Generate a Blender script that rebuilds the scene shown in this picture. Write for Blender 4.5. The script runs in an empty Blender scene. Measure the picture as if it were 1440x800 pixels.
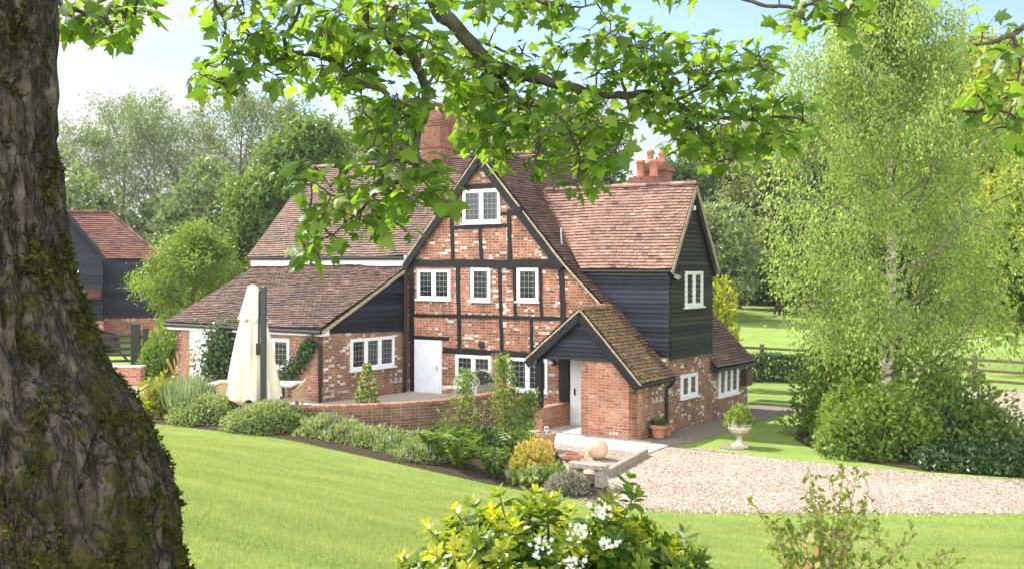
import bpy, math, random
import numpy as np
from mathutils import Vector, noise as mnoise
R = math.radians
sc = bpy.context.scene
C = sc.collection
random.seed(7); RNG = np.random.default_rng(7)

# ---------------------------------------------------------------- camera, sky, sun, exposure
F, CX, HY, H = 1515.0, 720.0, 375.0, 4.4        # focal length in photo pixels, vanishing line, eye height
cam_d = bpy.data.cameras.new('camera'); cam = bpy.data.objects.new('camera', cam_d); C.objects.link(cam)
cam.location = (0, 0, H); cam.rotation_euler = (R(90), 0, 0)
cam_d.sensor_width = 36; cam_d.lens = 36*F/1440; cam_d.shift_y = -25/1440
cam_d.clip_start = 0.05; cam_d.clip_end = 2000
sc.camera = cam

SUN_EL, SUN_AZ = R(48), R(-55)                  # azimuth from +Y, clockwise seen from above: the sun stands on the left
sun_dir = Vector((math.sin(SUN_AZ)*math.cos(SUN_EL), math.cos(SUN_AZ)*math.cos(SUN_EL), math.sin(SUN_EL)))
w = bpy.data.worlds.new('World'); sc.world = w; w.use_nodes = True
def world():
    nt = w.node_tree; nt.nodes.clear(); N = nt.nodes.new; L = nt.links.new
    out = N('ShaderNodeOutputWorld')
    sky = N('ShaderNodeTexSky'); sky.sky_type = 'NISHITA'; sky.sun_disc = False
    sky.sun_elevation = SUN_EL; sky.sun_rotation = SUN_AZ; sky.air_density = 1.0; sky.dust_density = 0.25; sky.ozone_density = 1.3
    bg = N('ShaderNodeBackground'); bg.inputs[1].default_value = 0.08; L(sky.outputs[0], bg.inputs[0])
    cl = N('ShaderNodeBackground'); cl.inputs[0].default_value = (1, 1, 1, 1); cl.inputs[1].default_value = 1.3
    tc = N('ShaderNodeTexCoord')
    mp = N('ShaderNodeMapping'); mp.inputs['Scale'].default_value = (1, 1, 2.0); mp.inputs['Location'].default_value = (0.35, 0.1, 0.45)
    L(tc.outputs['Generated'], mp.inputs[0])
    nz = N('ShaderNodeTexNoise'); nz.inputs['Scale'].default_value = 3.2; nz.inputs['Detail'].default_value = 9; nz.inputs['Roughness'].default_value = 0.56
    L(mp.outputs[0], nz.inputs['Vector'])
    sp = N('ShaderNodeSeparateXYZ'); L(tc.outputs['Generated'], sp.inputs[0])
    m1 = N('ShaderNodeMath'); m1.operation = 'MULTIPLY_ADD'; m1.inputs[1].default_value = -0.20; L(sp.outputs[0], m1.inputs[0]); L(nz.outputs[0], m1.inputs[2])
    m2 = N('ShaderNodeMath'); m2.operation = 'MULTIPLY_ADD'; m2.inputs[1].default_value = -0.62; L(sp.outputs[2], m2.inputs[0]); L(m1.outputs[0], m2.inputs[2])
    m0 = N('ShaderNodeMath'); m0.operation = 'MULTIPLY_ADD'; m0.inputs[1].default_value = -.24; L(sp.outputs[1], m0.inputs[0]); m0.inputs[2].default_value = .24  # extra unseen cloud added behind the camera, as fill for the shade
    m3 = N('ShaderNodeMath'); m3.operation = 'ADD'; L(m0.outputs[0], m3.inputs[0]); L(m2.outputs[0], m3.inputs[1]); m2 = m3
    rp = N('ShaderNodeValToRGB'); rp.color_ramp.elements[0].position = 0.36; rp.color_ramp.elements[1].position = 0.49
    L(m2.outputs[0], rp.inputs[0])
    # unseen clouds behind the camera are brightened to fill the shaded cottage front
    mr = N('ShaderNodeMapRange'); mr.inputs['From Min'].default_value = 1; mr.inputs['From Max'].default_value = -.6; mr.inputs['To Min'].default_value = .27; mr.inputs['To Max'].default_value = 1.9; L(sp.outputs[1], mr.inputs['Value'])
    n2 = N('ShaderNodeTexNoise'); n2.inputs['Scale'].default_value = 6; n2.inputs['Detail'].default_value = 7; L(mp.outputs[0], n2.inputs['Vector'])
    mv = N('ShaderNodeMapRange'); mv.inputs['From Min'].default_value = .3; mv.inputs['From Max'].default_value = .7; mv.inputs['To Min'].default_value = .80; mv.inputs['To Max'].default_value = 1.16; L(n2.outputs[0], mv.inputs['Value'])
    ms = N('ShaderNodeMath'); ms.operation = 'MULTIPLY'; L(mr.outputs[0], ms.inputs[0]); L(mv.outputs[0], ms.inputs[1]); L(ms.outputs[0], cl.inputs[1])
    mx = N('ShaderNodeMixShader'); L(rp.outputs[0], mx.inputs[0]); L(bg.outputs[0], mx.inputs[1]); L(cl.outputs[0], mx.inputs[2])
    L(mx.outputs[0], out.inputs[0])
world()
sd = bpy.data.lights.new('sun', 'SUN'); sd.energy = 3.5; sd.angle = R(0.55); sd.color = (1, 0.95, 0.87)
so = bpy.data.objects.new('sun', sd); C.objects.link(so); so.rotation_euler = sun_dir.to_track_quat('Z', 'Y').to_euler()
sc.view_settings.view_transform = 'Standard'; sc.view_settings.look = 'None'; sc.view_settings.gamma = 1
sc.view_settings.use_curve_mapping = False; sc.view_settings.exposure = 1.5
sc.cycles.max_bounces = 6; sc.cycles.transparent_max_bounces = 4
sc.cycles.caustics_reflective = False; sc.cycles.caustics_refractive = False

# ---------------------------------------------------------------- helpers
U = np.array([0.8373, -0.5467, 0.0]); V = np.array([0.5467, 0.8373, 0.0]); O = np.array([3.18, 27.21, 0.0])   # the cottage's own axes
def at(px, py, Y):                              # a pixel of the photo at a chosen distance -> a point
    return np.array([(px-CX)/F*Y, Y, H-(py-HY)/F*Y])
def onz(px, py, z=0.0):                         # a pixel of the photo on a chosen height -> a point
    return at(px, py, (H-z)*F/(py-HY))
def wl(a, b, z=0.0): return O + U*a + V*b + np.array([0, 0, z])

class MB:
    def __init__(s): s.v = []; s.f = []; s.uv = []; s.r = []
    def face(s, pts, rnd=0.5, uv=None):
        P = np.asarray(pts, float); i0 = len(s.v)
        if uv is None:
            n = np.cross(P[1]-P[0], P[2]-P[0])
            if len(P) > 3: n = n + np.cross(P[2]-P[0], P[3]-P[0])
            n = n/(np.linalg.norm(n)+1e-12)
            if abs(n[2]) > 0.97: uv = [(p[0], p[1]) for p in P]
            else:
                t = np.array([-n[1], n[0], 0]); t /= np.linalg.norm(t); b = np.cross(n, t)
                uv = [(p@t, p@b) for p in P]
        s.v.extend(P.tolist()); s.f.append(tuple(range(i0, i0+len(P)))); s.uv.extend(uv); s.r.extend([rnd]*len(P))
    def obox(s, c, ax, ay, az, rnd=0.5):        # centre and three half-axis vectors
        c = np.asarray(c, float); ax, ay, az = (np.asarray(q, float) for q in (ax, ay, az))
        if np.dot(np.cross(ax, ay), az) < 0: ax = -ax
        k = lambda i, j, l: c+ax*i+ay*j+az*l
        for q in (((-1,-1,-1),(-1,1,-1),(1,1,-1),(1,-1,-1)), ((-1,-1,1),(1,-1,1),(1,1,1),(-1,1,1)), ((-1,-1,-1),(1,-1,-1),(1,-1,1),(-1,-1,1)),
                  ((1,-1,-1),(1,1,-1),(1,1,1),(1,-1,1)), ((1,1,-1),(-1,1,-1),(-1,1,1),(1,1,1)), ((-1,1,-1),(-1,-1,-1),(-1,-1,1),(-1,1,1))):
            s.face([k(*e) for e in q], rnd)
    def box(s, x0, x1, y0, y1, z0, z1, rnd=0.5):
        s.obox(((x0+x1)/2, (y0+y1)/2, (z0+z1)/2), ((x1-x0)/2, 0, 0), (0, (y1-y0)/2, 0), (0, 0, (z1-z0)/2), rnd)
    def beam(s, p, q, n, w, t, seg=1, jit=0.0): # bar from p to q; n = face normal, w = width in the face, t = thickness along n
        p, q, n = (np.asarray(e, float) for e in (p, q, n)); d = q-p; L = np.linalg.norm(d); d = d/L; sd_ = np.cross(n, d)
        rows = []
        for i in range(seg+1):
            c = p+d*(L*i/seg); j1 = random.uniform(-jit, jit); j2 = random.uniform(-jit, jit)
            rows.append([c+sd_*(-w/2+j1), c+sd_*(w/2+j2), c+sd_*(w/2+j2)+n*t, c+sd_*(-w/2+j1)+n*t])
        for a, b in zip(rows, rows[1:]):
            for k in range(4): s.face([a[k], b[k], b[(k+1) % 4], a[(k+1) % 4]])
        s.face(rows[0][::1]); s.face(rows[-1][::-1])
    def prism(s, poly, org, ex, ey, n, t, rnd=0.5):   # 2-D outline in the plane org+ex*x+ey*y, thickened by t against n
        org, ex, ey, n = (np.asarray(e, float) for e in (org, ex, ey, n))
        A = [org+ex*x+ey*y for x, y in poly]; Bk = [p-n*t for p in A]
        if np.dot(np.cross(ex, ey), n) * sum(poly[i][0]*poly[(i+1) % len(poly)][1]-poly[(i+1) % len(poly)][0]*poly[i][1] for i in range(len(poly))) < 0:
            A, Bk = A[::-1], Bk[::-1]
        s.face(A, rnd); s.face(Bk[::-1], rnd)
        for i in range(len(A)):
            j = (i+1) % len(A); s.face([A[j], A[i], Bk[i], Bk[j]], rnd)
    def tube(s, path, rad, n=8, cap=True, rnd=0.5):
        P = np.asarray(path, float); m = len(P); rad = np.broadcast_to(np.asarray(rad, float), (m,))
        T = np.gradient(P, axis=0); T /= (np.linalg.norm(T, axis=1)[:, None]+1e-12)
        a = np.array([0, 0, 1.0]) if abs(T[0][2]) < 0.9 else np.array([1.0, 0, 0])
        rings = []
        for i in range(m):
            x = np.cross(T[i], a); x /= np.linalg.norm(x)+1e-12; y = np.cross(T[i], x); a = y if False else a
            rings.append([P[i]+(x*math.cos(k*2*math.pi/n)-y*math.sin(k*2*math.pi/n))*rad[i] for k in range(n)])
        s.rings(rings, cap, rnd)
    def rings(s, rings, cap=True, rnd=0.5):
        i0 = len(s.v); n = len(rings[0]); L = 0.0
        for i, r in enumerate(rings):
            if i: L += float(np.linalg.norm(np.mean(np.asarray(r), 0)-np.mean(np.asarray(rings[i-1]), 0)))
            s.v.extend([list(map(float, p)) for p in r]); s.uv_v = None
        for i in range(len(rings)-1):
            for k in range(n):
                a, b = i0+i*n+k, i0+i*n+(k+1) % n
                s.f.append((a, b, b+n, a+n)); s.uv.extend([(k/n, i), ((k+1)/n, i), ((k+1)/n, i+1), (k/n, i+1)]); s.r.extend([rnd]*4)
        if cap:
            s.f.append(tuple(i0+k for k in range(n))[::-1]); s.uv.extend([(0, 0)]*n); s.r.extend([rnd]*n)
            e = i0+(len(rings)-1)*n; s.f.append(tuple(e+k for k in range(n))); s.uv.extend([(0, 0)]*n); s.r.extend([rnd]*n)
    def lathe(s, prof, c=(0, 0, 0), n=24, cap=True, fold=None):
        rings = []
        for (r, z) in prof:
            rings.append([(c[0]+r*(1+(fold(k/n, z) if fold else 0))*math.cos(2*math.pi*k/n), c[1]+r*(1+(fold(k/n, z) if fold else 0))*math.sin(2*math.pi*k/n), c[2]+z) for k in range(n)])
        s.rings(rings, cap)
    def build(s, name, m=None, parent=None, smooth=False, link=True):
        me = bpy.data.meshes.new(name); me.from_pydata(s.v, [], s.f)
        if len(s.uv) == len(me.loops):
            ul = me.uv_layers.new(name='UVMap'); ul.data.foreach_set('uv', np.asarray(s.uv, np.float32).ravel())
            at_ = me.attributes.new('rnd', 'FLOAT', 'CORNER'); at_.data.foreach_set('value', np.asarray(s.r, np.float32))
        if smooth: me.polygons.foreach_set('use_smooth', [True]*len(me.polygons))
        if m: me.materials.append(m)
        o = bpy.data.objects.new(name, me)
        C.objects.link(o)
        if parent: o.parent = parent
        return o

def tag(o, label, cat, group=None, kind=None):
    if label: o['label'] = label
    if cat: o['category'] = cat
    if group: o['group'] = group
    if kind: o['kind'] = kind
    return o
def thing(name, label, cat, loc=(0, 0, 0), rz=0.0, group=None):
    o = bpy.data.objects.new(name, None); C.objects.link(o); o.empty_display_size = 0.3
    o.location = tuple(float(x) for x in loc); o.rotation_euler = (0, 0, rz)
    return tag(o, label, cat, group)
def dup(root, loc, rz=0.0, scale=None, label=None, group=None, cat=None):
    r = root.copy(); C.objects.link(r); r.location = tuple(float(x) for x in loc); r.rotation_euler = (0, 0, rz)
    if scale: r.scale = (scale,)*3 if not hasattr(scale, '__len__') else scale
    if label: r['label'] = label
    if group: r['group'] = group
    if cat: r['category'] = cat
    for ch in list(root.children):
        c = ch.copy(); C.objects.link(c); c.parent = r
        for g in list(ch.children):
            d = g.copy(); C.objects.link(d); d.parent = c
    return r

# ---- leaf clouds: one mesh from many small oriented faces
def tmpl(kind):
    if kind == 'oval':    # pointed oval, folded a little along its rib
        v = [(0, 0, 0), (.27, .3, .05), (.25, .65, .03), (0, 1, -.06), (-.25, .65, .03), (-.27, .3, .05)]
        return np.array(v), np.array([(0, 1, 2, 3), (0, 3, 4, 5)])
    if kind == 'long':
        v = [(0, 0, 0), (.15, .35, .03), (.12, .7, .02), (0, 1, -.10), (-.12, .7, .02), (-.15, .35, .03)]
        return np.array(v), np.array([(0, 1, 2, 3), (0, 3, 4, 5)])
    if kind == 'clump':   # three crossed small leaves on one twig: for crowns far off
        v = []; f = []
        for k, (ang, ox, oy, tilt) in enumerate(((0.1, 0, 0, .2), (2.2, .25, .1, -.35), (4.3, -.2, .25, .3))):
            c, s = math.cos(ang), math.sin(ang)
            for x, y in ((0, 0), (.26, .5), (0, 1), (-.26, .5)):
                v.append((ox+c*x-s*y, oy+s*x+c*y, tilt*y+(.12 if abs(x) > .1 else 0)))
            f.append((k*4, k*4+1, k*4+2, k*4+3))
        return np.array(v), np.array(f)
    if kind == 'blade':
        return np.array([(-.05, 0, 0), (.05, 0, 0), (0.02, 1, .15)]), np.array([(0, 1, 2)])
    if kind == 'strap':
        return np.array([(-.02, 0, 0), (.02, 0, 0), (.022, .5, .10), (-.022, .5, .10), (.004, 1, -.12), (-.004, 1, -.12)]), np.array([(0, 1, 2, 3), (3, 2, 4, 5)])
    if kind == 'palm':    # five lobes
        h = [(.05, .02), (.40, .10), (.30, .24), (.58, .52), (.36, .52), (.22, .56), (.20, .74)]
        o = [(0, 0)]+h+[(0, 1)]+[(-x, y) for x, y in h[::-1]]
        v = [(0, .34, .05)]+[(x, y, -.22*(abs(x)**1.3)-.16*max(0, y-.4)) for x, y in o]
        n = len(o)
        return np.array(v), np.array([(0, 1+i, 1+(i+1) % n) for i in range(n)])
    if kind == 'petal':
        v = [(0, 0, 0)]; f = []
        for k in range(5):
            a = k*2*math.pi/5
            for da, rr in ((-.45, .75), (0, 1), (.45, .75)): v.append((rr*math.cos(a+da), rr*math.sin(a+da), .15))
            f.append((0, 1+3*k, 2+3*k, 3+3*k))
        return np.array(v), np.array(f)
TM = {k: tmpl(k) for k in ('oval', 'long', 'clump', 'blade', 'strap', 'palm', 'petal')}
def unit(a): return a/(np.linalg.norm(a, axis=-1, keepdims=True)+1e-9)
def leaves(name, P, size, m, kind='oval', d=None, n=None, rnd=None, parent=None, rng=RNG, wide=1.0):
    P = np.asarray(P, float); N = len(P); T, Fc = TM[kind]
    if d is None: d = rng.normal(size=(N, 3))
    d = unit(np.asarray(d, float))
    if n is None: n = rng.normal(size=(N, 3))+np.array([0, 0, 1.0])
    x = unit(np.cross(d, n)); z = np.cross(x, d)
    size = np.broadcast_to(np.asarray(size, float), (N,))[:, None, None]
    W = P[:, None, :]+size*(T[None, :, 0, None]*wide*x[:, None, :]+T[None, :, 1, None]*d[:, None, :]+T[None, :, 2, None]*z[:, None, :])
    k = len(T); nv = N*k; fs = (Fc[None]+(np.arange(N)*k)[:, None, None]).reshape(-1, Fc.shape[1])
    me = bpy.data.meshes.new(name)
    me.vertices.add(nv); me.vertices.foreach_set('co', W.reshape(-1).astype(np.float32))
    nl = fs.size; me.loops.add(nl); me.loops.foreach_set('vertex_index', fs.reshape(-1).astype(np.int32))
    me.polygons.add(len(fs)); me.polygons.foreach_set('loop_start', (np.arange(len(fs))*Fc.shape[1]).astype(np.int32))
    if rnd is None: rnd = rng.random(N)
    at_ = me.attributes.new('rnd', 'FLOAT', 'POINT'); at_.data.foreach_set('value', np.repeat(np.asarray(rnd, np.float32), k))
    me.update(calc_edges=True)
    me.materials.append(m); o = bpy.data.objects.new(name, me); C.objects.link(o)
    if parent: o.parent = parent
    return o

# ---------------------------------------------------------------- materials
def newmat(name):
    m = bpy.data.materials.new(name); m.use_nodes = True; nt = m.node_tree; b = nt.nodes['Principled BSDF']
    return m, nt, b, nt.nodes.new, nt.links.new
def ramp(nt, els):
    r = nt.nodes.new('ShaderNodeValToRGB'); cr = r.color_ramp
    while len(cr.elements) < len(els): cr.elements.new(0.5)
    for e, (p, c) in zip(cr.elements, els): e.position = p; e.color = (*c, 1) if len(c) == 3 else c
    return r
def bump(nt, b, src, strength=0.4, dist=0.01):
    bp = nt.nodes.new('ShaderNodeBump'); bp.inputs['Strength'].default_value = strength; bp.inputs['Distance'].default_value = dist
    nt.links.new(src, bp.inputs['Height']); nt.links.new(bp.outputs[0], b.inputs['Normal'])
def noise_n(nt, scale, detail=4, rough=.55, coord='Object', vec=None, sxyz=None):
    t = nt.nodes.new('ShaderNodeTexNoise'); t.inputs['Scale'].default_value = scale; t.inputs['Detail'].default_value = detail; t.inputs['Roughness'].default_value = rough
    if vec is None:
        vec = nt.nodes.new('ShaderNodeTexCoord').outputs[coord]
    if sxyz:
        mp = nt.nodes.new('ShaderNodeMapping'); mp.inputs['Scale'].default_value = sxyz; nt.links.new(vec, mp.inputs[0]); vec = mp.outputs[0]
    nt.links.new(vec, t.inputs['Vector']); return t
def mixc(nt, fac, a, b, mode='MIX'):
    x = nt.nodes.new('ShaderNodeMix'); x.data_type = 'RGBA'; x.blend_type = mode
    for s_, i in ((fac, 0), (a, 6), (b, 7)):
        if hasattr(s_, 'links'): nt.links.new(s_, x.inputs[i])
        elif i == 0: x.inputs[0].default_value = s_
        else: x.inputs[i].default_value = (*s_, 1)
    return x.outputs[2]
def plain(name, col, rough=.6, var=.15, scale=6, bmp=.15, spec=.4, dist=.004, detail=5):
    m, nt, b, N, L = newmat(name)
    t = noise_n(nt, scale, detail)
    r = ramp(nt, [(.3, tuple(c*(1-var) for c in col)), (.7, tuple(min(1, c*(1+var)) for c in col))]); L(t.outputs[0], r.inputs[0])
    L(r.outputs[0], b.inputs['Base Color']); b.inputs['Roughness'].default_value = rough; b.inputs['Specular IOR Level'].default_value = spec
    t2 = noise_n(nt, scale*8, 3); bump(nt, b, t2.outputs[0], bmp, dist)
    return m
def leafmat(name, cols, trans=.45, tcol=1.6, rough=.45, spec=.35, big=None):
    m, nt, b, N, L = newmat(name)
    a = N('ShaderNodeAttribute'); a.attribute_name = 'rnd'
    r = ramp(nt, [(i/(len(cols)-1), c) for i, c in enumerate(cols)]); L(a.outputs['Fac'], r.inputs[0])
    col = r.outputs[0]
    L(col, b.inputs['Base Color']); b.inputs['Roughness'].default_value = rough; b.inputs['Specular IOR Level'].default_value = spec
    tr = N('ShaderNodeBsdfTranslucent')
    tc = mixc(nt, 1.0, col, (tcol, tcol*.98, tcol*.55), 'MULTIPLY'); L(tc, tr.inputs[0])
    mx = N('ShaderNodeMixShader'); mx.inputs[0].default_value = trans; L(b.outputs[0], mx.inputs[1]); L(tr.outputs[0], mx.inputs[2])
    L(mx.outputs[0], nt.nodes['Material Output'].inputs[0]); return m
def brickmat(name, cols, mortar=(.36, .29, .22), white=.0, wth=.62, bw=.235, bh=.078, dirt=.35):
    m, nt, b, N, L = newmat(name)
    uv = N('ShaderNodeUVMap').outputs[0]
    wob = noise_n(nt, 3.0, 2, vec=uv)
    ad = N('ShaderNodeMixRGB'); ad.blend_type = 'LINEAR_LIGHT'; ad.inputs[0].default_value = .012; L(uv, ad.inputs[1]); L(wob.outputs['Color'], ad.inputs[2])
    bt = N('ShaderNodeTexBrick'); L(ad.outputs[0], bt.inputs['Vector']); bt.inputs['Scale'].default_value = 1
    bt.inputs['Brick Width'].default_value = bw; bt.inputs['Row Height'].default_value = bh; bt.inputs['Mortar Size'].default_value = .0115
    bt.inputs['Mortar Smooth'].default_value = .25; bt.inputs['Color1'].default_value = (0, 0, 0, 1); bt.inputs['Color2'].default_value = (1, 1, 1, 1); bt.inputs['Mortar'].default_value = (.5, .5, .5, 1)
    bt.squash = .52; bt.squash_frequency = 2
    r = ramp(nt, [(i/(len(cols)-1), c) for i, c in enumerate(cols)]); L(bt.outputs['Color'], r.inputs[0])
    fine = noise_n(nt, 26, 5, vec=uv); fr = ramp(nt, [(.3, (.62,)*3), (.7, (1.25,)*3)]); L(fine.outputs[0], fr.inputs[0])
    col = mixc(nt, 1.0, r.outputs[0], fr.outputs[0], 'MULTIPLY')
    if white > 0:         # old limewash left on scattered bricks
        big = noise_n(nt, 1.7, 4, .6, vec=uv); mth = N('ShaderNodeMath'); mth.operation = 'MULTIPLY_ADD'; mth.inputs[1].default_value = .9
        sh = N('ShaderNodeMath'); sh.operation = 'FRACT'; mm = N('ShaderNodeMath'); mm.operation = 'MULTIPLY'; mm.inputs[1].default_value = 7.31
        L(bt.outputs['Color'], mm.inputs[0]); L(mm.outputs[0], sh.inputs[0]); L(big.outputs[0], mth.inputs[0])
        sc_ = N('ShaderNodeMath'); sc_.operation = 'MULTIPLY'; sc_.inputs[1].default_value = .62; L(sh.outputs[0], sc_.inputs[0]); L(sc_.outputs[0], mth.inputs[2])
        f2 = N('ShaderNodeMath'); f2.operation = 'MULTIPLY_ADD'; f2.inputs[1].default_value = .35; L(fine.outputs[0], f2.inputs[0]); L(mth.outputs[0], f2.inputs[2])
        f3 = N('ShaderNodeMath'); f3.operation = 'MULTIPLY'; f3.inputs[1].default_value = .5; L(f2.outputs[0], f3.inputs[0])
        wr = ramp(nt, [(wth*.5, (0, 0, 0)), (wth*.5+.03, (1, 1, 1))]); L(f3.outputs[0], wr.inputs[0])
        wm = N('ShaderNodeMath'); wm.operation = 'MULTIPLY'; wm.inputs[1].default_value = white; L(wr.outputs[0], wm.inputs[0])
        col = mixc(nt, wm.outputs[0], col, (.68, .65, .60))
    col = mixc(nt, bt.outputs['Fac'], col, mortar)
    dn = noise_n(nt, 1.3, 5, vec=uv); dr = ramp(nt, [(.35, (1-dirt,)*3), (.65, (1.08,)*3)]); L(dn.outputs[0], dr.inputs[0])
    col = mixc(nt, 1.0, col, dr.outputs[0], 'MULTIPLY')
    L(col, b.inputs['Base Color']); b.inputs['Roughness'].default_value = .88; b.inputs['Specular IOR Level'].default_value = .2
    inv = N('ShaderNodeMath'); inv.operation = 'SUBTRACT'; inv.inputs[0].default_value = 1; L(bt.outputs['Fac'], inv.inputs[1])
    ma = N('ShaderNodeMath'); ma.operation = 'MULTIPLY_ADD'; ma.inputs[1].default_value = .35; L(fine.outputs[0], ma.inputs[0]); L(inv.outputs[0], ma.inputs[2])
    bump(nt, b, ma.outputs[0], .8, .012); return m
def tilemat(name, cols, moss=0.0, mth=.6, mosscol=(.30, .28, .05)):
    m, nt, b, N, L = newmat(name)
    a = N('ShaderNodeAttribute'); a.attribute_name = 'rnd'
    r = ramp(nt, [(i/(len(cols)-1), c) for i, c in enumerate(cols)]); L(a.outputs['Fac'], r.inputs[0])
    n1 = noise_n(nt, .7, 5); r1 = ramp(nt, [(.3, (.72, .72, .74)), (.7, (1.15, 1.12, 1.1))]); L(n1.outputs[0], r1.inputs[0])
    n2 = noise_n(nt, 22, 5); r2 = ramp(nt, [(.3, (.7,)*3), (.72, (1.25,)*3)]); L(n2.outputs[0], r2.inputs[0])
    r1.color_ramp.elements[0].color = (.60, .61, .63, 1); r1.color_ramp.elements[1].color = (1.0, .97, .94, 1)
    col = mixc(nt, 1, mixc(nt, 1, r.outputs[0], r1.outputs[0], 'MULTIPLY'), r2.outputs[0], 'MULTIPLY')
    if moss:
        n3 = noise_n(nt, 9, 6, .7); r3 = ramp(nt, [(mth, (0, 0, 0)), (mth+.06, (moss,)*3)]); L(n3.outputs[0], r3.inputs[0])
        col = mixc(nt, r3.outputs[0], col, mosscol)
    L(col, b.inputs['Base Color']); b.inputs['Roughness'].default_value = .8; b.inputs['Specular IOR Level'].default_value = .3
    bump(nt, b, n2.outputs[0], .5, .006); return m
M = {}
M['brick'] = brickmat('weathered_red_brick', [(.17, .055, .036), (.34, .10, .055), (.42, .145, .075), (.27, .08, .05), (.46, .20, .115), (.33, .09, .047), (.19, .075, .052)], white=.9, wth=1.15)
M['brick_clean'] = brickmat('red_brick', [(.26, .085, .055), (.40, .13, .075), (.46, .18, .10), (.36, .12, .075), (.50, .26, .15), (.38, .13, .08)], white=.4, wth=1.27, dirt=.25)
M['brick_old'] = brickmat('mossy_brown_brick', [(.12, .065, .04), (.22, .10, .06), (.18, .10, .055), (.28, .13, .075), (.15, .09, .045)], mortar=(.24, .21, .15), white=.0, dirt=.45)
M['brick_side'] = brickmat('brown_brick_limewashed', [(.17, .075, .045), (.30, .12, .07), (.26, .12, .065), (.35, .16, .09), (.2, .09, .05)], mortar=(.30, .25, .19), white=.9, wth=1.13)
M['brick_ext'] = brickmat('extension_brick', [(.22, .08, .05), (.36, .12, .07), (.43, .165, .10), (.30, .105, .065), (.46, .21, .13)], mortar=(.36, .29, .24), white=.7, wth=1.24)
M['brick_chim'] = brickmat('chimney_brick', [(.15, .05, .036), (.27, .085, .055), (.22, .075, .05), (.31, .115, .07)], mortar=(.20, .16, .13))
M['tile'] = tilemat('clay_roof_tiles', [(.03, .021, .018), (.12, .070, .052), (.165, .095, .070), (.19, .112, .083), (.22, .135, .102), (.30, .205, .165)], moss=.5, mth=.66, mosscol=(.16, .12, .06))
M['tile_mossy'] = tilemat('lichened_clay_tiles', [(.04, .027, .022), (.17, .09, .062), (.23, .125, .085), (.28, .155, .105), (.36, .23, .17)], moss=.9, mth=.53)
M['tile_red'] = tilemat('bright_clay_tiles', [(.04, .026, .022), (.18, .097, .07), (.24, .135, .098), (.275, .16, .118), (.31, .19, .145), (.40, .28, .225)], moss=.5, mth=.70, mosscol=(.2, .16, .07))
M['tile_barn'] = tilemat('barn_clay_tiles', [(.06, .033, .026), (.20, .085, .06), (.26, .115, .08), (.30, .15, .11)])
M['black_timber'] = plain('black_painted_oak', (.007, .007, .0085), .6, .4, 5, .6, .3, .012)
def boardmat(name, col):
    m, nt, b, N, L = newmat(name)
    a = N('ShaderNodeAttribute'); a.attribute_name = 'rnd'
    r = ramp(nt, [(0, tuple(c*.55 for c in col)), (1, tuple(c*1.6 for c in col))]); L(a.outputs['Fac'], r.inputs[0])
    t = noise_n(nt, 5, 6, .65, sxyz=(1, 1, 9)); r2 = ramp(nt, [(.3, (.65,)*3), (.7, (1.35,)*3)]); L(t.outputs[0], r2.inputs[0])
    L(mixc(nt, 1, r.outputs[0], r2.outputs[0], 'MULTIPLY'), b.inputs['Base Color']); b.inputs['Roughness'].default_value = .62; b.inputs['Specular IOR Level'].default_value = .25
    bump(nt, b, t.outputs[0], .5, .01); return m
M['boards'] = boardmat('black_weatherboard', (.013, .015, .025))
M['boards_side'] = boardmat('weathered_dark_weatherboard', (.022, .023, .015))
M['boards_barn'] = boardmat('barn_black_weatherboard', (.008, .011, .018))
M['white'] = plain('white_paint', (.66, .67, .68), .4, .05, 4, .08)
M['render_white'] = plain('white_door_paint', (.60, .62, .67), .45, .05, 2, .05)
M['black_plastic'] = plain('black_gutter', (.014, .014, .015), .35, .2, 4, .05)
M['verge'] = plain('lichened_verge_mortar', (.30, .25, .17), .9, .35, 12, .5)
M['stone'] = plain('weathered_limestone', (.42, .38, .31), .9, .25, 14, .5, .2, .01)
M['stone_grey'] = plain('lichened_grey_stone', (.27, .245, .20), .92, .4, 16, .7, .2, .01)
M['concrete'] = plain('pale_concrete', (.40, .365, .32), .9, .14, 3, .3, .2)
M['terracotta'] = plain('terracotta', (.33, .14, .085), .8, .2, 10, .2)
M['pot_buff'] = plain('buff_glazed_pot', (.33, .20, .12), .7, .2, 10, .2)
M['lead'] = plain('lead_flashing', (.30, .31, .33), .5, .2, 6, .2)
M['metal_grey'] = plain('grey_metal', (.16, .18, .18), .4, .1, 6, .05)
M['pole'] = plain('dark_green_grey_metal', (.022, .028, .028), .4, .1, 6, .05)
M['bbq_green'] = plain('dark_green_enamel', (.012, .022, .014), .25, .2, 6, .05, .6)
M['bbq_grey'] = plain('grey_cast_aluminium', (.30, .31, .29), .5, .1, 9, .15)
M['canvas'] = plain('cream_canvas', (.64, .59, .46), .85, .05, 5, .25)
M['rattan'] = plain('natural_rattan', (.38, .26, .15), .7, .25, 30, .6)
M['table'] = plain('pale_table_top', (.55, .57, .55), .4, .08, 5, .1)
M['wood_grey'] = plain('weathered_grey_wood', (.24, .20, .15), .85, .3, 9, .5)
M['wood_fence'] = plain('brown_grey_fence_wood', (.11, .085, .06), .85, .3, 9, .5)
M['wood_dark'] = plain('dark_creosoted_wood', (.022, .018, .014), .7, .3, 9, .4)
M['box_brown'] = plain('brown_meter_box', (.06, .035, .025), .6, .2, 9, .2)
M['soil'] = plain('dark_soil', (.05, .036, .024), .95, .45, 14, .8, .1, .02)
M['paving'] = plain('grey_tarmac_path', (.20, .165, .135), .95, .25, 24, .4, .1)
M['patio'] = plain('patio_flags', (.38, .33, .27), .9, .2, 3, .3)
M['bark'] = plain('brown_bark', (.10, .075, .05), .95, .45, 8, .9, .1, .02)
M['bark_grey'] = plain('grey_green_bark', (.15, .14, .11), .95, .35, 5, .9, .1, .02)
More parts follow.
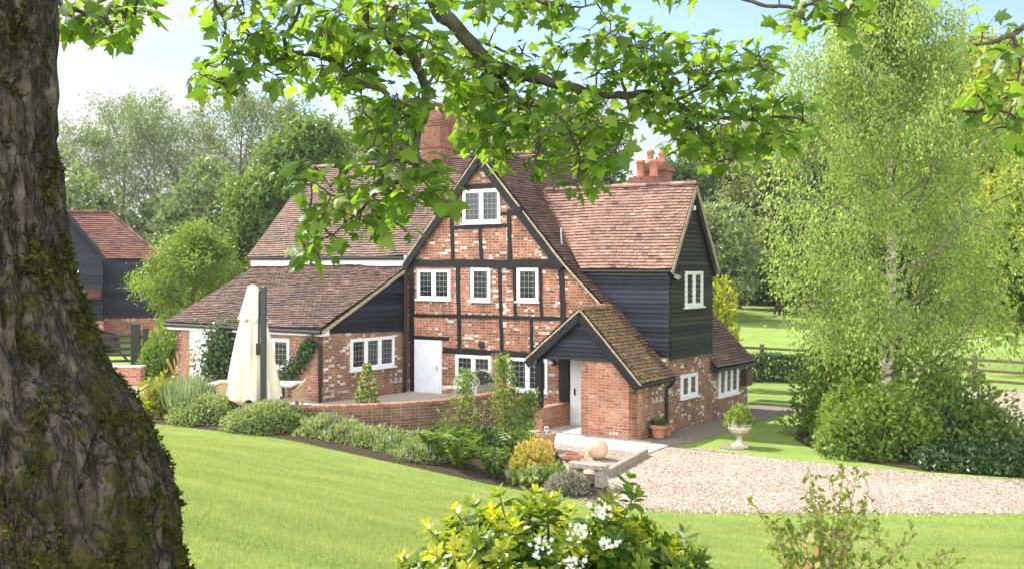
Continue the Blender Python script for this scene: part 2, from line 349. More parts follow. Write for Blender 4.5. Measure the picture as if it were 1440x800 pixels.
def glassmat():
    m, nt, b, N, L = newmat('leaded_window_glass')
    bt = N('ShaderNodeTexBrick'); L(N('ShaderNodeUVMap').outputs[0], bt.inputs['Vector']); bt.offset = 0; bt.squash = 1
    bt.inputs['Scale'].default_value = 1; bt.inputs['Brick Width'].default_value = .145; bt.inputs['Row Height'].default_value = .155; bt.inputs['Mortar Size'].default_value = .0065
    bt.inputs['Color1'].default_value = (.010, .012, .014, 1); bt.inputs['Color2'].default_value = (.022, .027, .028, 1); bt.inputs['Mortar'].default_value = (.20, .21, .21, 1)
    L(bt.outputs['Color'], b.inputs['Base Color'])
    rr = N('ShaderNodeMath'); rr.operation = 'MULTIPLY_ADD'; rr.inputs[1].default_value = .5; rr.inputs[2].default_value = .03; L(bt.outputs['Fac'], rr.inputs[0]); L(rr.outputs[0], b.inputs['Roughness'])
    b.inputs['Specular IOR Level'].default_value = .5
    t = noise_n(nt, 6, 2); bump(nt, b, t.outputs[0], .25, .01); return m
M['glass'] = glassmat()
# foliage colours
M['syc'] = leafmat('sycamore_leaf', [(.05, .10, .012), (.08, .145, .016), (.11, .18, .02), (.17, .23, .03)], .55, 2.3, .42, .3)
M['birch'] = leafmat('birch_leaf', [(.13, .195, .045), (.18, .25, .06), (.23, .30, .08), (.30, .37, .12)], .52, 1.8)
M['dark_leaf'] = leafmat('dark_evergreen_leaf', [(.022, .05, .013), (.038, .08, .018), (.058, .11, .024), (.09, .15, .036)], .3, 1.5, .35, .5)
M['mid_leaf'] = leafmat('mid_green_leaf', [(.06, .11, .018), (.09, .15, .026), (.125, .19, .035), (.17, .24, .05)], .45, 1.7)
M['fresh_leaf'] = leafmat('fresh_green_leaf', [(.085, .14, .018), (.125, .19, .026), (.17, .24, .036), (.23, .30, .055)], .45, 1.7)
M['gold_leaf'] = leafmat('yellow_green_leaf', [(.13, .19, .014), (.22, .27, .018), (.33, .34, .02), (.45, .42, .03)], .35, 1.4)
M['lime_leaf'] = leafmat('lime_tree_leaf', [(.13, .18, .025), (.19, .25, .035), (.25, .31, .045), (.33, .38, .065)], .45, 1.7)
M['olive_leaf'] = leafmat('pale_olive_leaf', [(.12, .15, .05), (.165, .195, .068), (.21, .24, .09), (.26, .285, .115)], .45, 1.7)
M['silver_leaf'] = leafmat('silvery_green_leaf', [(.12, .17, .055), (.18, .235, .08), (.25, .30, .12), (.33, .37, .19)], .4, 1.5)
M['blue_leaf'] = leafmat('blue_green_blade', [(.10, .16, .07), (.16, .22, .11), (.23, .29, .16), (.32, .36, .22)], .35, 1.4)
M['haze_leaf'] = leafmat('woodland_leaf', [(.09, .125, .05), (.12, .16, .062), (.155, .20, .08), (.20, .245, .11)], .48, 1.6)
M['varieg'] = leafmat('variegated_leaf', [(.05, .11, .02), (.14, .2, .04), (.36, .37, .14), (.55, .52, .25)], .3, 1.3)
M['grey_plant'] = leafmat('grey_lavender_leaf', [(.12, .13, .09), (.22, .22, .16), (.34, .32, .26), (.46, .43, .38)], .2, 1.2)
M['flower_white'] = leafmat('white_flower', [(.66, .66, .62), (.76, .76, .74), (.82, .82, .80)], .25, 1.0, .6, .2)
M['flower_blue'] = leafmat('lavender_blue_flower', [(.16, .16, .34), (.24, .25, .46), (.32, .34, .55)], .2, 1.2)
M['purple_leaf'] = leafmat('dark_purple_leaf', [(.03, .012, .018), (.06, .025, .035), (.10, .045, .06)], .25, 1.3)
M['orange_leaf'] = leafmat('salmon_young_leaf', [(.36, .20, .07), (.50, .30, .12), (.58, .40, .18)], .3, 1.2)
M['pinky_gold'] = leafmat('gold_and_pink_leaf', [(.18, .22, .03), (.36, .36, .05), (.50, .40, .08), (.55, .28, .12)], .3, 1.3)

# ---------------------------------------------------------------- terrain
EX = np.array([-60, -20, -12, -8.5, -5.2, -1.8, -.3, 1.3, 2.2, 3.2, 6.0, 20, 60]); EY = np.array([29, 28.4, 27.3, 26.3, 24.7, 22.3, 21.3, 20.3, 19.75, 19.32, 19.22, 19.1, 19.1])
EZ = np.array([.6, .6, .58, .55, .45, .2, .07, 0, 0, 0, 0, 0, 0])
def yedge(x): return np.interp(x, EX, EY)
def terrain(x, y):
    x = np.asarray(x, float); y = np.asarray(y, float)
    e = np.interp(x, EX, EZ); d = np.maximum(yedge(x)-y, 0)
    r = .178*(d-1.6*(1-np.exp(-d/1.6)))
    r = 2.75*(1-np.exp(-(r/2.75)**1.0*1.25))*(r > 0) if False else np.minimum(r, 2.0+.75*(1-np.exp(-np.maximum(r-2.0, 0)/.75)))
    back = np.maximum(y-44, 0)*np.where(x < 0, .055, .02)*np.clip(1-np.maximum(y-44, 0)/400, .2, 1)
    left = np.where(y > 34, np.clip((y-34)/8, 0, 1)*0.0, 0)
    und = .05*np.sin(x*.55+.6)*np.sin(y*.4+1)*np.clip(d/3, 0, 1)
    return e+r+back+left+und
def spaced(lo, hi, fine_lo, fine_hi, st, grow=1.22):
    a = list(np.arange(fine_lo, fine_hi+1e-6, st)); s_ = st
    while a[-1] < hi: s_ *= grow; a.append(a[-1]+s_)
    s_ = st
    while a[0] > lo: s_ *= grow; a.insert(0, a[0]-s_)
    return np.array(a)
def grid_mesh(name, xs, ys, zf, m, keep=None, kind=None):
    X, Y = np.meshgrid(xs, ys); Z = zf(X, Y); nx, ny = len(xs), len(ys)
    vs = np.stack([X, Y, Z], -1).reshape(-1, 3); fs = []
    for j in range(ny-1):
        for i in range(nx-1):
            if keep is None or keep((xs[i]+xs[i+1])/2, (ys[j]+ys[j+1])/2): fs.append((j*nx+i, j*nx+i+1, (j+1)*nx+i+1, (j+1)*nx+i))
    me = bpy.data.meshes.new(name); me.from_pydata(vs.tolist(), [], fs); me.polygons.foreach_set('use_smooth', [True]*len(fs)); me.materials.append(m)
    o = bpy.data.objects.new(name, me); C.objects.link(o)
    if kind: o['kind'] = kind
    return o
def lawnmat(name='mown_lawn', cols=((.12, .185, .035), (.18, .25, .055), (.25, .31, .08))):
    m, nt, b, N, L = newmat(name)
    n1 = noise_n(nt, .55, 5, .6); n2 = noise_n(nt, 45, 3, .7); n3 = noise_n(nt, 5, 4, .6)
    sep = N('ShaderNodeSeparateXYZ'); L(N('ShaderNodeTexCoord').outputs['Object'], sep.inputs[0])
    st = N('ShaderNodeMath'); st.operation = 'MULTIPLY_ADD'; st.inputs[1].default_value = .38; L(sep.outputs[0], st.inputs[0]); L(sep.outputs[1], st.inputs[2])
    s2 = N('ShaderNodeMath'); s2.operation = 'SINE'; s3 = N('ShaderNodeMath'); s3.operation = 'MULTIPLY'; s3.inputs[1].default_value = 4.4; L(st.outputs[0], s3.inputs[0]); L(s3.outputs[0], s2.inputs[0])
    a1 = N('ShaderNodeMath'); a1.operation = 'MULTIPLY_ADD'; a1.inputs[1].default_value = .5; L(n2.outputs[0], a1.inputs[0])
    h = N('ShaderNodeMath'); h.operation = 'MULTIPLY_ADD'; h.inputs[1].default_value = .45; L(n3.outputs[0], h.inputs[0])
    h2 = N('ShaderNodeMath'); h2.operation = 'MULTIPLY_ADD'; h2.inputs[1].default_value = .5; L(n1.outputs[0], h2.inputs[0])
    h3 = N('ShaderNodeMath'); h3.operation = 'MULTIPLY'; h3.inputs[1].default_value = .03; L(s2.outputs[0], h3.inputs[0]); L(h3.outputs[0], h2.inputs[2]); L(h2.outputs[0], h.inputs[2]); L(h.outputs[0], a1.inputs[2])
    r = ramp(nt, [(.5, cols[0]), (.72, cols[1]), (.95, cols[2])]); L(a1.outputs[0], r.inputs[0])
    L(r.outputs[0], b.inputs['Base Color']); b.inputs['Roughness'].default_value = .9; b.inputs['Specular IOR Level'].default_value = .15
    bump(nt, b, n2.outputs[0], .7, .03); return m
M['lawn'] = lawnmat()
grid_mesh('lawn', spaced(-150, 150, -12, 14, .5), spaced(-30, 210, 1, 48, .5), terrain, M['lawn'], kind='structure')

def gravelmat():
    m, nt, b, N, L = newmat('pinkish_gravel')
    co = N('ShaderNodeTexCoord').outputs['Object']
    v = N('ShaderNodeTexVoronoi'); v.inputs['Scale'].default_value = 30; L(co, v.inputs['Vector'])
    sep = N('ShaderNodeSeparateColor'); L(v.outputs['Color'], sep.inputs[0])
    r = ramp(nt, [(0, (.20, .145, .105)), (.25, (.38, .285, .215)), (.55, (.49, .39, .305)), (.8, (.58, .49, .405)), (1, (.68, .62, .55))]); L(sep.outputs[0], r.inputs[0])
    n1 = noise_n(nt, .5, 4); r1 = ramp(nt, [(.35, (.86, .85, .84)), (.65, (1.06, 1.05, 1.04))]); L(n1.outputs[0], r1.inputs[0])
    edge = ramp(nt, [(.1, (1.06,)*3), (.75, (.5,)*3)]); L(v.outputs['Distance'], edge.inputs[0])
    n4 = noise_n(nt, 7, 5, .7); r4 = ramp(nt, [(.35, (.8,)*3), (.65, (1.14,)*3)]); L(n4.outputs[0], r4.inputs[0])
    c = mixc(nt, 1, mixc(nt, 1, mixc(nt, 1, r.outputs[0], r1.outputs[0], 'MULTIPLY'), r4.outputs[0], 'MULTIPLY'), edge.outputs[0], 'MULTIPLY')
    L(c, b.inputs['Base Color']); b.inputs['Roughness'].default_value = .9; b.inputs['Specular IOR Level'].default_value = .2
    inv = N('ShaderNodeMath'); inv.operation = 'MULTIPLY'; inv.inputs[1].default_value = -1; L(v.outputs['Distance'], inv.inputs[0])
    bump(nt, b, inv.outputs[0], .9, .03); return m
M['gravel'] = gravelmat()
def sheet(name, poly, z, m, kind='structure', thick=0.0):
    mb = MB()
    if thick: mb.prism([(p[0], p[1]) for p in poly], (0, 0, z), (1, 0, 0), (0, 1, 0), (0, 0, 1), thick)
    else:
        a = sum(poly[i][0]*poly[(i+1) % len(poly)][1]-poly[(i+1) % len(poly)][0]*poly[i][1] for i in range(len(poly)))
        P = [(p[0], p[1], z) for p in (poly if a > 0 else poly[::-1])]; mb.face(P)
    o = mb.build(name, m)
    if kind: o['kind'] = kind
    return o
def smoothpoly(pts, n=6):                        # Catmull-Rom through open polyline
    P = np.asarray(pts, float); P = np.vstack([2*P[0]-P[1], P, 2*P[-1]-P[-2]]); o = []
    for i in range(1, len(P)-2):
        for t in np.linspace(0, 1, n, endpoint=False):
            o.append(.5*((2*P[i])+(-P[i-1]+P[i+1])*t+(2*P[i-1]-5*P[i]+4*P[i+1]-P[i+2])*t*t+(-P[i-1]+3*P[i]-3*P[i+1]+P[i+2])*t**3))
    o.append(P[-2]); return np.array(o)
lw = lambda a, b: tuple(wl(a, b)[:2])
front = [(1.3, 20.33), (2.2, 19.78), (3.2, 19.36), (6, 19.26), (12, 19.2), (20, 19.15), (40, 19.1)]
isle = [(3.75, 26.40), (4.79, 25.94), (6.19, 24.69), (7.54, 23.81), (8.8, 22.99), (10.6, 22.25), (12.2, 22.3), (13.0, 24.0), (12.3, 26.5), (12.9, 30.5), (14.2, 35.0), (15.8, 38.6)]
drive = [tuple(p) for p in smoothpoly(front[:6])]+[(40, 19.1), (40, 38.8)]+[tuple(p) for p in smoothpoly(isle)][::-1]+[lw(.97, -.30), lw(1.05, -1.66), lw(1.60, -4.62), (1.6, 21.2)]
sheet('gravel_drive', drive, .006, M['gravel'])
# loose stones where drive and lawn meet, and the pale gravel bed with its board edge
path = [lw(-3.2, 1.6), lw(-3.2, -.3), lw(-1.6, -1.65), lw(1.05, -1.63), lw(1.0, -.27), lw(.0, -.05), lw(-.05, 1.6)]
sheet('concrete_path', [lw(-3.05, 1.44), lw(-3.05, -.25), lw(-2.2, -1.62), lw(1.05, -1.62), lw(.97, -.27), lw(.35, -.2), lw(.35, 0.0), lw(-.01, 0.0), lw(-.01, 1.44)], .035, M['concrete'], thick=.08)
sheet('gravel_bed', [lw(-2.2, -1.62), lw(1.05, -1.62), lw(1.45, -4.6), lw(.4, -5.0), lw(-2.4, -3.0)], .03, M['gravel'], thick=.05)
mbk = MB(); p, q = wl(1.08, -1.75, .0), wl(1.55, -4.62, .0)
mbk.beam(p, q, (0, 0, 1), .12, .16, 6, .004); tag(mbk.build('kerb', M['wood_grey']), None, None, None, 'structure')
sheet('side_path', [lw(.0, 0.0), lw(.35, 0.0), lw(.35, -.2), lw(.97, -.27), lw(1.25, .6), lw(1.3, 6.6), (9.4, 32.6), (15.2, 36.3), (14.6, 38.0), (9.0, 34.6), lw(.9, 8.6), lw(0, 8.6)], .010, M['paving'])
# bed of soil between lawn and garden wall
bx = np.linspace(-11.5, 1.9, 60)
wall_pts = [(-10.5, 27.9), (-8.0, 27.35), (-6.3, 26.75), (-5.32, 26.45), (-4.36, 26.42), (-2.85, 26.97), (-1.82, 27.55), (-1.12, 28.3), (-.35, 29.43), (.0, 30.2)]
wy = smoothpoly(wall_pts)
def bedmesh():
    mb = MB(); rows = []
    for x in bx:
        y0 = float(yedge(x)); y1 = max(float(np.interp(x, wy[:, 0], wy[:, 1]))-.02, y0+.4) if x < 0 else (29.5 if x < .45 else (26.6 if x < 1.1 else 23.0))
        rows.append([(x, y0+(y1-y0)*t, float(terrain(x, y0+(y1-y0)*t))+.018+.05*math.sin(t*math.pi)) for t in np.linspace(0, 1, 6)])
    for a, b in zip(rows, rows[1:]):
        for k in range(5): mb.face([a[k], b[k], b[k+1], a[k+1]])
    tag(mb.build('soil_bed', M['soil'], smooth=True), None, None, None, 'structure')
bedmesh()
PZ = .6
sheet('patio', [(-13, 28.3)]+[tuple(p+np.array([0, .10])) for p in wy if p[0] < -.36]+[(-.25, 29.55), (.1, 30.9), lw(-8.3, 1.5), lw(-8.7, -2), lw(-15.2, -2), (-15, 33)], PZ, M['patio'], thick=.5)

# ---------------------------------------------------------------- cottage
cot = thing('cottage', 'timber framed red brick cottage with steep clay tile roofs, porch and black boarded wing', 'cottage', O, math.atan2(U[1], U[0]))
BF = 1.45
n_f = (0, -1, 0); n_s = (1, 0, 0)
def interval(poly, v):
    xs = []
    for i in range(len(poly)):
        (x0, y0), (x1, y1) = poly[i], poly[(i+1) % len(poly)]
        if (y0-v)*(y1-v) < 0 or (y0 == v) != (y1 == v):
            if y0 != y1:
                t = (v-y0)/(y1-y0)
                if 0 <= t <= 1: xs.append(x0+t*(x1-x0))
    return (min(xs), max(xs)) if len(xs) >= 2 else None
def tiles(mb, org, ex, ey, poly, g=.105, tw=.17, lift=.030, seed=1, sag=.022):
    rg = random.Random(seed); org, ex, ey = (np.asarray(e, float) for e in (org, ex, ey)); ey = ey/np.linalg.norm(ey); n = np.cross(ex, ey); n = n if n[2] > 0 else -n
    mb.prism(poly, org-n*.012, ex, ey, n, .05, .15)
    v0, v1 = min(p[1] for p in poly), max(p[1] for p in poly); i = 0; v = v0
    ph = rg.random()*9
    def hgt(x, y): return sag*(math.sin(x*1.1+ph)*math.sin(y*.9+ph*2)+.5*math.sin(x*2.7+y*1.3)+1.5)
    while v < v1-.03:
        ve = min(v+g*1.12, v1); I0, I1 = interval(poly, v+.003), interval(poly, min(v+g, v1)-.003)
        if I0 and I1:
            L0, W0, L1, W1 = I0[0], I0[1]-I0[0], I1[0], I1[1]-I1[0]; nt = max(1, int(round(max(W0, W1)/tw))); off = .5*(i % 2)
            ts = [0]+[(k+off+rg.uniform(-.06, .06))/nt for k in range(1 if not off else 0, nt)]+[1]
            cl = rg.uniform(-.10, .10); rowl = rg.uniform(-.003, .004)
            for a, b in zip(ts, ts[1:]):
                if b-a < 1e-3: continue
                h = lift+rowl+rg.uniform(-.006, .009); h2 = h+rg.uniform(-.006, .006); r = min(1, max(.1, [.48+.14*rg.gauss(0, 1)+cl, rg.random()][rg.random() < .12])); dv = rg.uniform(-.006, .004)
                xa, xb, xc, xd = L0+W0*a+.002, L0+W0*b-.002, L1+W1*b-.002, L1+W1*a+.002
                hs = hgt((xa+xb)/2, v)
                P = [org+ex*xa+ey*(v+dv)+n*(h+hs), org+ex*xb+ey*(v+dv)+n*(h2+hs), org+ex*xc+ey*ve+n*(.002+hs), org+ex*xd+ey*ve+n*(.002+hs)]
                if np.dot(np.cross(P[1]-P[0], P[3]-P[0]), n) < 0: P = [P[1], P[0], P[3], P[2]]
                mb.face(P, r)
                D = n*(-.035-sag*2.2); mb.face([P[0]+D, P[1]+D, P[1], P[0]], 0.0)  # butt edges coloured darkest, painting in the shadow line under each course
        v += g; i += 1
def boards(mb, org, ex, ey, n, poly, g=.16, lift=.040, seed=3):
    rg = random.Random(seed); org, ex, ey, n = (np.asarray(e, float) for e in (org, ex, ey, n))
    v0, v1 = min(p[1] for p in poly), max(p[1] for p in poly); v = v0
    while v < v1-.02:
        gg = g*rg.uniform(.93, 1.07); ve = min(v+gg, v1); I0, I1 = interval(poly, v+.002), interval(poly, ve-.002)
        if I0 and I1:
            nt = max(1, int((I0[1]-I0[0])/2.6)); ts = [0]+sorted(rg.uniform(.15, .85) for _ in range(nt-1))+[1]
            for a, b in zip(ts, ts[1:]):
                r = rg.random(); l1, l2 = lift+rg.uniform(-.004, .006), lift+rg.uniform(-.004, .006)
                A = org+ex*(I0[0]+(I0[1]-I0[0])*a)+ey*v; Bq = org+ex*(I0[0]+(I0[1]-I0[0])*b)+ey*v
                Cq = org+ex*(I1[0]+(I1[1]-I1[0])*b)+ey*ve; D = org+ex*(I1[0]+(I1[1]-I1[0])*a)+ey*ve
                P = [A+n*l1, Bq+n*l2, Cq+n*.003, D+n*.003]
                if np.dot(np.cross(P[1]-P[0], P[3]-P[0]), n) < 0: P = [P[1], P[0], P[3], P[2]]
                mb.face(P, r); mb.face([P[0]-n*l1, P[1]-n*l2, P[1], P[0]], r)
        v = ve
    mb.prism(poly, org, ex, ey, n, .06, .2)
EXa, EYz, EYb = np.array([1.0, 0, 0]), np.array([0, 0, 1.0]), np.array([0, 1.0, 0])
def brickwall(name, poly, org, ex, n, t, m=None, parent=None):
    mb = MB(); mb.prism(poly, org, ex, EYz, n, t); return mb.build(name, m or M['brick'], parent or cot)
# walls
XW = [(-8.44, -.3), (-.02, -.3), (-.02, 1.36), (-1.65, 3.08), (-2.97, 4.34), (-5.8, 7.52), (-8.44, 4.55)]
brickwall('gable_wall', XW, (0, BF, 0), EXa, n_f, .3)
brickwall('side_wall', [(.0, -.3), (7.6, -.3), (7.6, 1.42), (4.68, 1.42), (4.68, 1.97), (1.80, 1.97), (1.80, 1.45), (0, 1.38)], (0, 0, 0), EYb, n_s, .25, M['brick_side'])
brickwall('rear_gable_wall', XW, (0, 7.6, 0), EXa, (0, 1, 0), .25)
brickwall('range_wall', [(-15.2, -.2), (-8.46, -.2), (-8.46, 4.7), (-15.2, 4.7)], (0, 1.6, 0), EXa, n_f, .25)
brickwall('range_end_wall', [(1.6, -.2), (7.6, -.2), (7.6, 4.6), (4.6, 7.8), (1.6, 4.6)], (-15.2, 0, 0), EYb, (-1, 0, 0), .25)
# extension
brickwall('extension_front_wall', [(-14.95, .2), (-8.76, .2), (-8.76, 2.60), (-14.95, 2.60)], (0, -2.1, 0), EXa, n_f, .22, M['brick_ext'])
brickwall('extension_side_wall', [(-2.1, .2), (1.44, .2), (1.44, 2.50), (-2.1, 2.62)], (-8.75, 0, 0), EYb, n_s, .22, M['brick_side'])
brickwall('extension_end_wall', [(-2.1, .2), (1.6, .2), (1.6, 4.2), (-2.1, 2.55)], (-14.95, 0, 0), EYb, (-1, 0, 0), .22)
mb = MB(); boards(mb, (-8.73, 0, 0), EYb, EYz, n_s, [(-2.05, 2.52), (1.42, 2.42), (1.42, 4.24), (-2.05, 2.64)], .17); mb.build('black_gable_boarding', M['boards'], cot)
# roofs
def norm(v): v = np.asarray(v, float); return v/np.linalg.norm(v)
def slope_roof(mb, p0, p1, ea, along0, along1, seed, **k):   # strip from eave point p0 to top p1 (both in cross-section), running along ea
    p0, p1 = np.asarray(p0, float), np.asarray(p1, float); ey = norm(p1-p0); L = np.linalg.norm(p1-p0)
    tiles(mb, p0, ea, ey, [(along0, 0), (along1, 0), (along1, L), (along0, L)], seed=seed, **k)
def half_ridge(mb, p, q, r=.12, seed=5):
    rg = random.Random(seed); p, q = np.asarray(p, float), np.asarray(q, float); L = np.linalg.norm(q-p); d = (q-p)/L; s_ = norm(np.cross(d, (0, 0, 1))); k = int(L/.36)
    for i in range(k):
        a, b = p+d*L*i/k, p+d*L*((i+1)/k+.005); rr = r+rg.uniform(-.006, .01); dz = rg.uniform(-.008, .008)
        ra = [a+s_*(rr*math.cos(t))+np.array([0, 0, rr*.75*math.sin(t)+dz]) for t in np.linspace(-.25, math.pi+.25, 8)]
        rb = [x+(b-a) for x in ra]; r_ = rg.random()
        for j in range(7): mb.face([ra[j], rb[j], rb[j+1], ra[j+1]], r_)
        mb.face(ra, r_); mb.face(rb[::-1], r_)
mb = MB(); L = math.hypot(8.0-4.72, 4.6-1.40)
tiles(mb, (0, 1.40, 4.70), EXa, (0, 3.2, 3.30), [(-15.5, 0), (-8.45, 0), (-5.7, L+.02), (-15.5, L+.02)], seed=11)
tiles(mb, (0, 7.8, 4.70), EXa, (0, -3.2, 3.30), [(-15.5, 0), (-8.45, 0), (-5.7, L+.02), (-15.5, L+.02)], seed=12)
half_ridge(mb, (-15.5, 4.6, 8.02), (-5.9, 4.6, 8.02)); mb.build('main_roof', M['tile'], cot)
prof = [(.16, 1.46), (-1.65, 3.30), (-2.97, 4.54), (-5.8, 7.72)]
mb = MB(); V0, V1 = BF-.14, 7.78
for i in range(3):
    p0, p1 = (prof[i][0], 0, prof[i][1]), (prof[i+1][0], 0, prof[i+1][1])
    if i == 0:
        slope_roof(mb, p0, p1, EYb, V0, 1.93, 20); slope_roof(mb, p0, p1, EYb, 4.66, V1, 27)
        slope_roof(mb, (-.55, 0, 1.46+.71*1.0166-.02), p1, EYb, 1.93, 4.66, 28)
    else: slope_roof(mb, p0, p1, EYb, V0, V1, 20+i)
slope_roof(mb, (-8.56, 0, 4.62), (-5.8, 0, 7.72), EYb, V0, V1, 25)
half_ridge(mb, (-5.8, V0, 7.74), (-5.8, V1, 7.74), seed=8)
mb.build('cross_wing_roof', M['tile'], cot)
mb = MB(); mb.beam((-8.60, V0-.01, 4.54), (-5.83, V0-.01, 7.66), n_f, .05, .03, 14, .008); mb.beam((-5.77, V0-.01, 7.66), (-2.97, V0-.01, 4.50), n_f, .05, .03, 14, .008)
mb.beam((-2.97, V0-.01, 4.50), (-1.66, V0-.01, 3.26), n_f, .05, .03, 8, .008); mb.build('verge', M['verge'], cot)
mb = MB(); mb.beam((-8.56, V0-.005, 4.38), (-5.80, V0-.005, 7.50), n_f, .20, .05, 10, .008); mb.beam((-5.80, V0-.005, 7.50), (-3.0, V0-.005, 4.34), n_f, .20, .05, 10, .008); mb.build('bargeboard', M['black_timber'], cot)
# porch
prc = bpy.data.objects.new('porch', None); C.objects.link(prc); prc.parent = cot
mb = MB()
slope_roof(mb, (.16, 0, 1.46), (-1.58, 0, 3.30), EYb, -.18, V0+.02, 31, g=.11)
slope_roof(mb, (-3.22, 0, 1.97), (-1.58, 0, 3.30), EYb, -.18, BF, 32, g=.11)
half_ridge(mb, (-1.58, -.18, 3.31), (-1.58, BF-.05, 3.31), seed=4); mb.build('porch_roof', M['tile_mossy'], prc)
mb = MB(); mb.beam((-3.24, -.185, 1.94), (-1.60, -.185, 3.27), n_f, .05, .03, 9, .006); mb.beam((-1.56, -.185, 3.27), (.18, -.185, 1.43), n_f, .05, .03, 9, .006); mb.build('verge', M['verge'], prc)
mb = MB(); mb.beam((-3.20, -.18, 1.80), (-1.58, -.18, 3.12), n_f, .2, .05, 6, .005); mb.beam((-1.58, -.18, 3.12), (.10, -.18, 1.34), n_f, .2, .05, 6, .005); mb.build('bargeboard', M['black_timber'], prc)
mb = MB(); boards(mb, (0, -.06, 0), EXa, EYz, n_f, [(-2.95, 1.98), (-.52, 1.98), (-1.58, 3.08)], .11); mb.build('black_gable_boarding', M['boards'], prc)
brickwall('porch_wall', [(-1.65, -.1), (0.004, -.1), (.004, 1.37), (-.55, 1.96), (-1.65, 1.96)], (0, 0, 0), EXa, n_f, .22, M['brick_clean'], prc)
mb = MB(); mb.prism([(.0, -.1), (BF, -.1), (BF, 1.9), (0, 1.9)], (-1.44, 0, 0), EYb, EYz, n_s, .2); mb.build('porch_inner_wall', M['brick_clean'], prc)
mb = MB(); mb.box(-3.07, -2.84, 0, BF, -.1, .60); mb.build('low_wall', M['brick_clean'], prc)
mb = MB(); mb.box(-3.09, -2.82, -.02, BF, .60, .64); mb.build('low_wall_coping', M['brick_clean'], prc)
mb = MB(); mb.beam((-2.90, .06, .64), (-2.90, .06, 2.02), n_f, .15, .14, 5, .006); mb.build('post', M['black_timber'], prc)
mb = MB(); mb.beam((-3.10, .06, 2.04), (-.4, .06, 2.04), n_f, .13, .14, 5, .005); mb.build('tie_beam', M['black_timber'], prc)
# faded white marks low on the porch wall
mb = MB()
for x0, z0, x1, z1 in ((-.82, .10, -.79, .19), (-.79, .19, -.765, .105), (-.81, .14, -.775, .14), (-.74, .11, -.715, .185), (-.70, .185, -.665, .105), (-.665, .105, -.635, .18), (-.61, .10, -.60, .18), (-.60, .18, -.565, .165), (-.565, .165, -.60, .14), (-.595, .14, -.555, .095)):
    mb.beam((x0, -.002, z0), (x1, -.002, z1), n_f, .014, .002)
mb.build('painted_marks', M['white'], prc)
# boarded wing (dormer): front, side gable, roof
mb = MB(); boards(mb, (0, 1.86, 0), EXa, EYz, n_f, [(.0, 1.90), (.0, 4.32), (-2.85, 4.32), (-1.3, 2.85)], .125); mb.build('wing_front_boarding', M['boards'], cot)
mb = MB(); boards(mb, (.03, 0, 0), EYb, EYz, n_s, [(1.84, 1.92), (4.70, 1.92), (4.70, 4.34), (3.28, 6.50), (1.84, 4.34)], .125); mb.build('wing_side_boarding', M['boards_side'], cot)
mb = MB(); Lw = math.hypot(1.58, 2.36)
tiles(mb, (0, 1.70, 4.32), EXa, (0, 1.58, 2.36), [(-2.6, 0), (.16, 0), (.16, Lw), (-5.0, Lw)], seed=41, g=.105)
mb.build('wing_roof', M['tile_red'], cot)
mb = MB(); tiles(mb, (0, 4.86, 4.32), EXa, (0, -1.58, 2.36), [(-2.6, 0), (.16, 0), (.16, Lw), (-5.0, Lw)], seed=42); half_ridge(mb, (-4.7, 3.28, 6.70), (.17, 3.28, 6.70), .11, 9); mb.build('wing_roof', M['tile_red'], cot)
mb = MB(); mb.beam((.165, 1.66, 4.22), (.165, 3.28, 6.60), n_s, .12, .03, 6, .004); mb.beam((.165, 3.28, 6.60), (.165, 4.90, 4.22), n_s, .12, .03, 6, .004); mb.build('bargeboard', M['verge'], cot)
mb = MB(); mb.beam((.06, 1.80, 4.14), (.06, 3.28, 6.38), n_s, .11, .09, 6, .004); mb.beam((.06, 3.28, 6.38), (.06, 4.76, 4.14), n_s, .11, .09, 6, .004); mb.build('bargeboard', M['black_timber'], cot)
mb = MB(); mb.tube([(-2.7, 1.70, 4.27), (.18, 1.70, 4.27)], .055, 8); mb.box(-2.75, .02, 1.74, 1.84, 4.16, 4.32); mb.build('gutter', M['black_plastic'], cot)
# extension roof
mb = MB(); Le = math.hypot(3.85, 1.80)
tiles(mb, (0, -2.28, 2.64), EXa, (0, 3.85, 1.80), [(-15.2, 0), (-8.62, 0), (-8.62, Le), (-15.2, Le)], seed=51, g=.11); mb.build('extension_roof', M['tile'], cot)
mb = MB(); mb.beam((-8.61, -2.30, 2.56), (-8.61, 1.44, 4.31), n_s, .08, .03, 10, .006); mb.build('verge', M['verge'], cot)
mb = MB(); mb.box(-15.2, -8.66, -2.24, -2.12, 2.46, 2.62); mb.box(-8.75, -8.66, -2.12, -1.95, 2.46, 2.64); mb.build('fascia', M['white'], cot)
mb = MB(); mb.tube([(-15.2, -2.33, 2.60), (-8.63, -2.33, 2.57)], .055, 8); mb.build('gutter', M['black_plastic'], cot)
mb = MB(); mb.box(-15.45, -8.48, 1.48, 1.59, 4.42, 4.62); mb.box(-8.62, -8.46, 1.33, 1.48, 4.42, 4.74); mb.build('fascia', M['white'], cot)
mb = MB(); mb.tube([(-15.5, 1.40, 4.68), (-8.6, 1.40, 4.66)], .06, 8); mb.build('gutter', M['black_plastic'], cot)
mb = MB(); mb.tube([(-8.55, 1.40, 4.62), (-8.58, 1.38, 4.4), (-8.60, 1.36, 4.2), (-8.60, 1.36, .55)], .045, 8); mb.build('downpipe', M['black_plastic'], cot)
mb = MB(); mb.tube([(-8.95, -2.33, 2.54), (-8.95, -2.33, 2.42), (-8.83, -2.2, 2.26), (-8.82, -2.17, 2.1), (-8.82, -2.17, .55)], .045, 8); mb.build('downpipe', M['black_plastic'], cot)
mb = MB(); mb.tube([(.17, -.18, 1.40), (.17, 1.86, 1.43)], .055, 8); mb.build('gutter', M['black_plastic'], cot)
